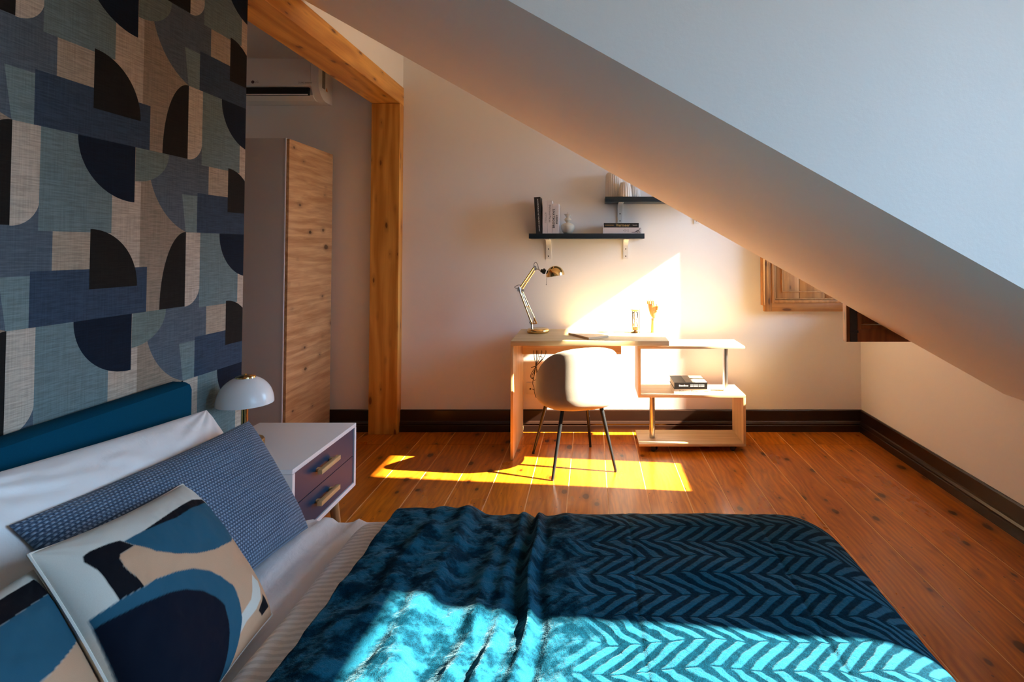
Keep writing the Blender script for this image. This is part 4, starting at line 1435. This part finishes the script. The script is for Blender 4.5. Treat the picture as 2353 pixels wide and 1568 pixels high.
# ================================================================== CABLE + SOCKET
z5 = lambda x, y, dy=0.0: at(1170 + x / 8.711, 780 + y / 8.711, 1, 4.085 + dy)
kc = MB()
knot = z5(535, 545)
for x0, dy, mx, my in ((492, 0.0, 510, 400), (545, 0.01, 545, 400), (575, -0.01, 580, 340), (650, 0.005, 600, 400), (733, -0.004, 670, 400)):
    kc.tube(smooth_path([z5(x0, 225, dy), z5(x0, 280, dy), z5(mx, my, dy * 0.5), knot + Vector((0, dy * 0.3, 0)), z5(530, 580, dy * 0.2)]), 0.0022, 7)
for pts in ([(530, 560), (470, 640), (430, 730), (450, 785), (490, 760), (500, 680), (525, 560)], [(530, 560), (500, 640), (455, 740), (500, 822), (545, 780), (550, 680), (545, 560)],
            [(525, 560), (520, 640), (485, 790), (470, 880), (480, 920), (495, 955)], [(540, 560), (560, 640), (556, 760), (520, 820)], [(590, 350), (640, 345), (660, 390), (620, 440), (560, 520)]):
    kc.tube(smooth_path([z5(x, y, 0.004 * math.sin(i)) for i, (x, y) in enumerate(pts)]), 0.0022, 7)
kc.tube(smooth_path([z5(495, 955), z5(510, 1080, 0.03), z5(540, 1165, 0.05), z5(560, 1050, 0.09), z5(470, 1000, 0.105)]), 0.0022, 7)
ko = thing('power_cable', (knot.x, 4.085, 0.38), 'looped and tied black power cable hanging under the desk', 'cable')
kc.build('cord', M_BLACK, ko)
MB().tube([z5(520, 540), z5(548, 535), z5(555, 560), z5(518, 565), z5(520, 540), z5(440, 570)], 0.0028, 7).build('tie', M_BLACK, ko)
sk = thing('wall_socket', (-0.42, YB, 0.266), 'flush white wall socket low under the desk', 'socket')
MB().box(-0.469, -0.389, YB - 0.010, YB - 0.001, 0.266, 0.348, 0.003).build('plate', M_PLASTIC, sk)
MB().box(-0.458, -0.400, YB - 0.0125, YB - 0.010, 0.277, 0.337, 0.001).build('insert', M_PLASTIC, sk)
for dx, r in ((-0.440, 0.006), (-0.427, 0.0025)):
    MB().cyl((dx, YB - 0.0124, 0.305), (dx, YB - 0.0135, 0.305), r, None, 16).build('pin_hole', M_HOLE, sk)

# ================================================================== SHUTTERS
def panel_shutter(t, mat, ax, fixed, sgn, u0, u1, z0, z1, th, boards):
    """ax: 0 -> spans x (faces -y when sgn=-1); fixed: plane of the front face; th towards +y"""
    def bx(m, a, b, za, zb, d0, d1, bev=0.0):
        return m.box(a, b, fixed + d0, fixed + d1, za, zb, bev)
    sw = 0.052
    for a, b in ((u0, u0 + sw), (u1 - sw, u1)):
        bx(MB(), a, b, z0, z1, 0, th, 0.002).build('stile', mat, t)
    for za, zb in ((z0, z0 + 0.062), (z1 - 0.062, z1), ((z0 + z1) / 2 - 0.03, (z0 + z1) / 2 + 0.03)):
        bx(MB(), u0 + sw, u1 - sw, za, zb, 0.001, th - 0.001, 0.002).build('rail', M_SHUT_H if mat is M_SHUT else mat, t)
    for za, zb in ((z0 + 0.062, (z0 + z1) / 2 - 0.03), ((z0 + z1) / 2 + 0.03, z1 - 0.062)):
        pm_ = MB()
        w = 0.020
        for k, (ins, d0, d1) in enumerate(((0.0, -0.004, 0.012), (0.022, 0.004, 0.014))):
            a, b, c, d = u0 + sw + ins, u1 - sw - ins, za + ins, zb - ins
            ww = w if k == 0 else 0.010
            bx(pm_, a, a + ww, c, d, d0, d1, 0.003)
            bx(pm_, b - ww, b, c, d, d0, d1, 0.003)
            bx(pm_, a + ww, b - ww, c, c + ww, d0, d1, 0.003)
            bx(pm_, a + ww, b - ww, d - ww, d, d0, d1, 0.003)
        pm_.build('moulding', mat, t)
        bm_ = MB()
        a, b, c, d = u0 + sw + 0.075, u1 - sw - 0.075, za + 0.075, zb - 0.075
        nb = boards
        ua, ub = u0 + sw + 0.021, u1 - sw - 0.021
        for k in range(nb):
            p0, p1 = ua + (ub - ua) * k / nb, ua + (ub - ua) * (k + 1) / nb
            bx(MB(), p0 + 0.0015, p1 - 0.0015, za + 0.02, zb - 0.02, 0.010, 0.020, 0.0015).build('panel_board', mat, t)
        for (e0, e1, f0, f1) in ((a, a + 0.008, c, d), (b - 0.008, b, c, d), (a, b, c, c + 0.008), (a, b, d - 0.008, d)):
            bx(bm_, e0, e1, f0, f1, 0.005, 0.011, 0.002)
        bm_.build('bead', mat, t)


ZS0, ZS1 = 0.868, 2.22
s1 = thing('window_shutter', (1.6, 4.17, ZS0), 'golden pine panelled window shutter folded back against the rear wall', 'shutter')
panel_shutter(s1, M_SHUT, 0, 4.150, -1, 1.250, 1.945, ZS0, ZS1, 0.040, 3)
MB().box(1.232, 1.2495, 4.135, 4.188, ZS0 + 0.045, ZS1, 0.003).build('edge_bead', M_SHUT, s1)
s2 = thing('window_shutter', (1.6, 2.82, ZS0), 'shade-darkened pine panelled window shutter swung out from the low wall with an iron bolt', 'shutter')
panel_shutter(s2, M_SHUT_SHADED, 0, 2.800, -1, 1.240, 1.950, ZS0, ZS1, 0.040, 3)
MB().box(1.256, 1.290, 2.7935, 2.7995, ZS0 + 0.002, ZS1 - 0.01).build('iron_bolt', M_IRON, s2, False)
for zz in (ZS0 + 0.045, ZS0 + 0.15):
    MB().box(1.252, 1.294, 2.790, 2.7935, zz, zz + 0.012, 0.001).build('bolt_bracket', M_IRON, s2)
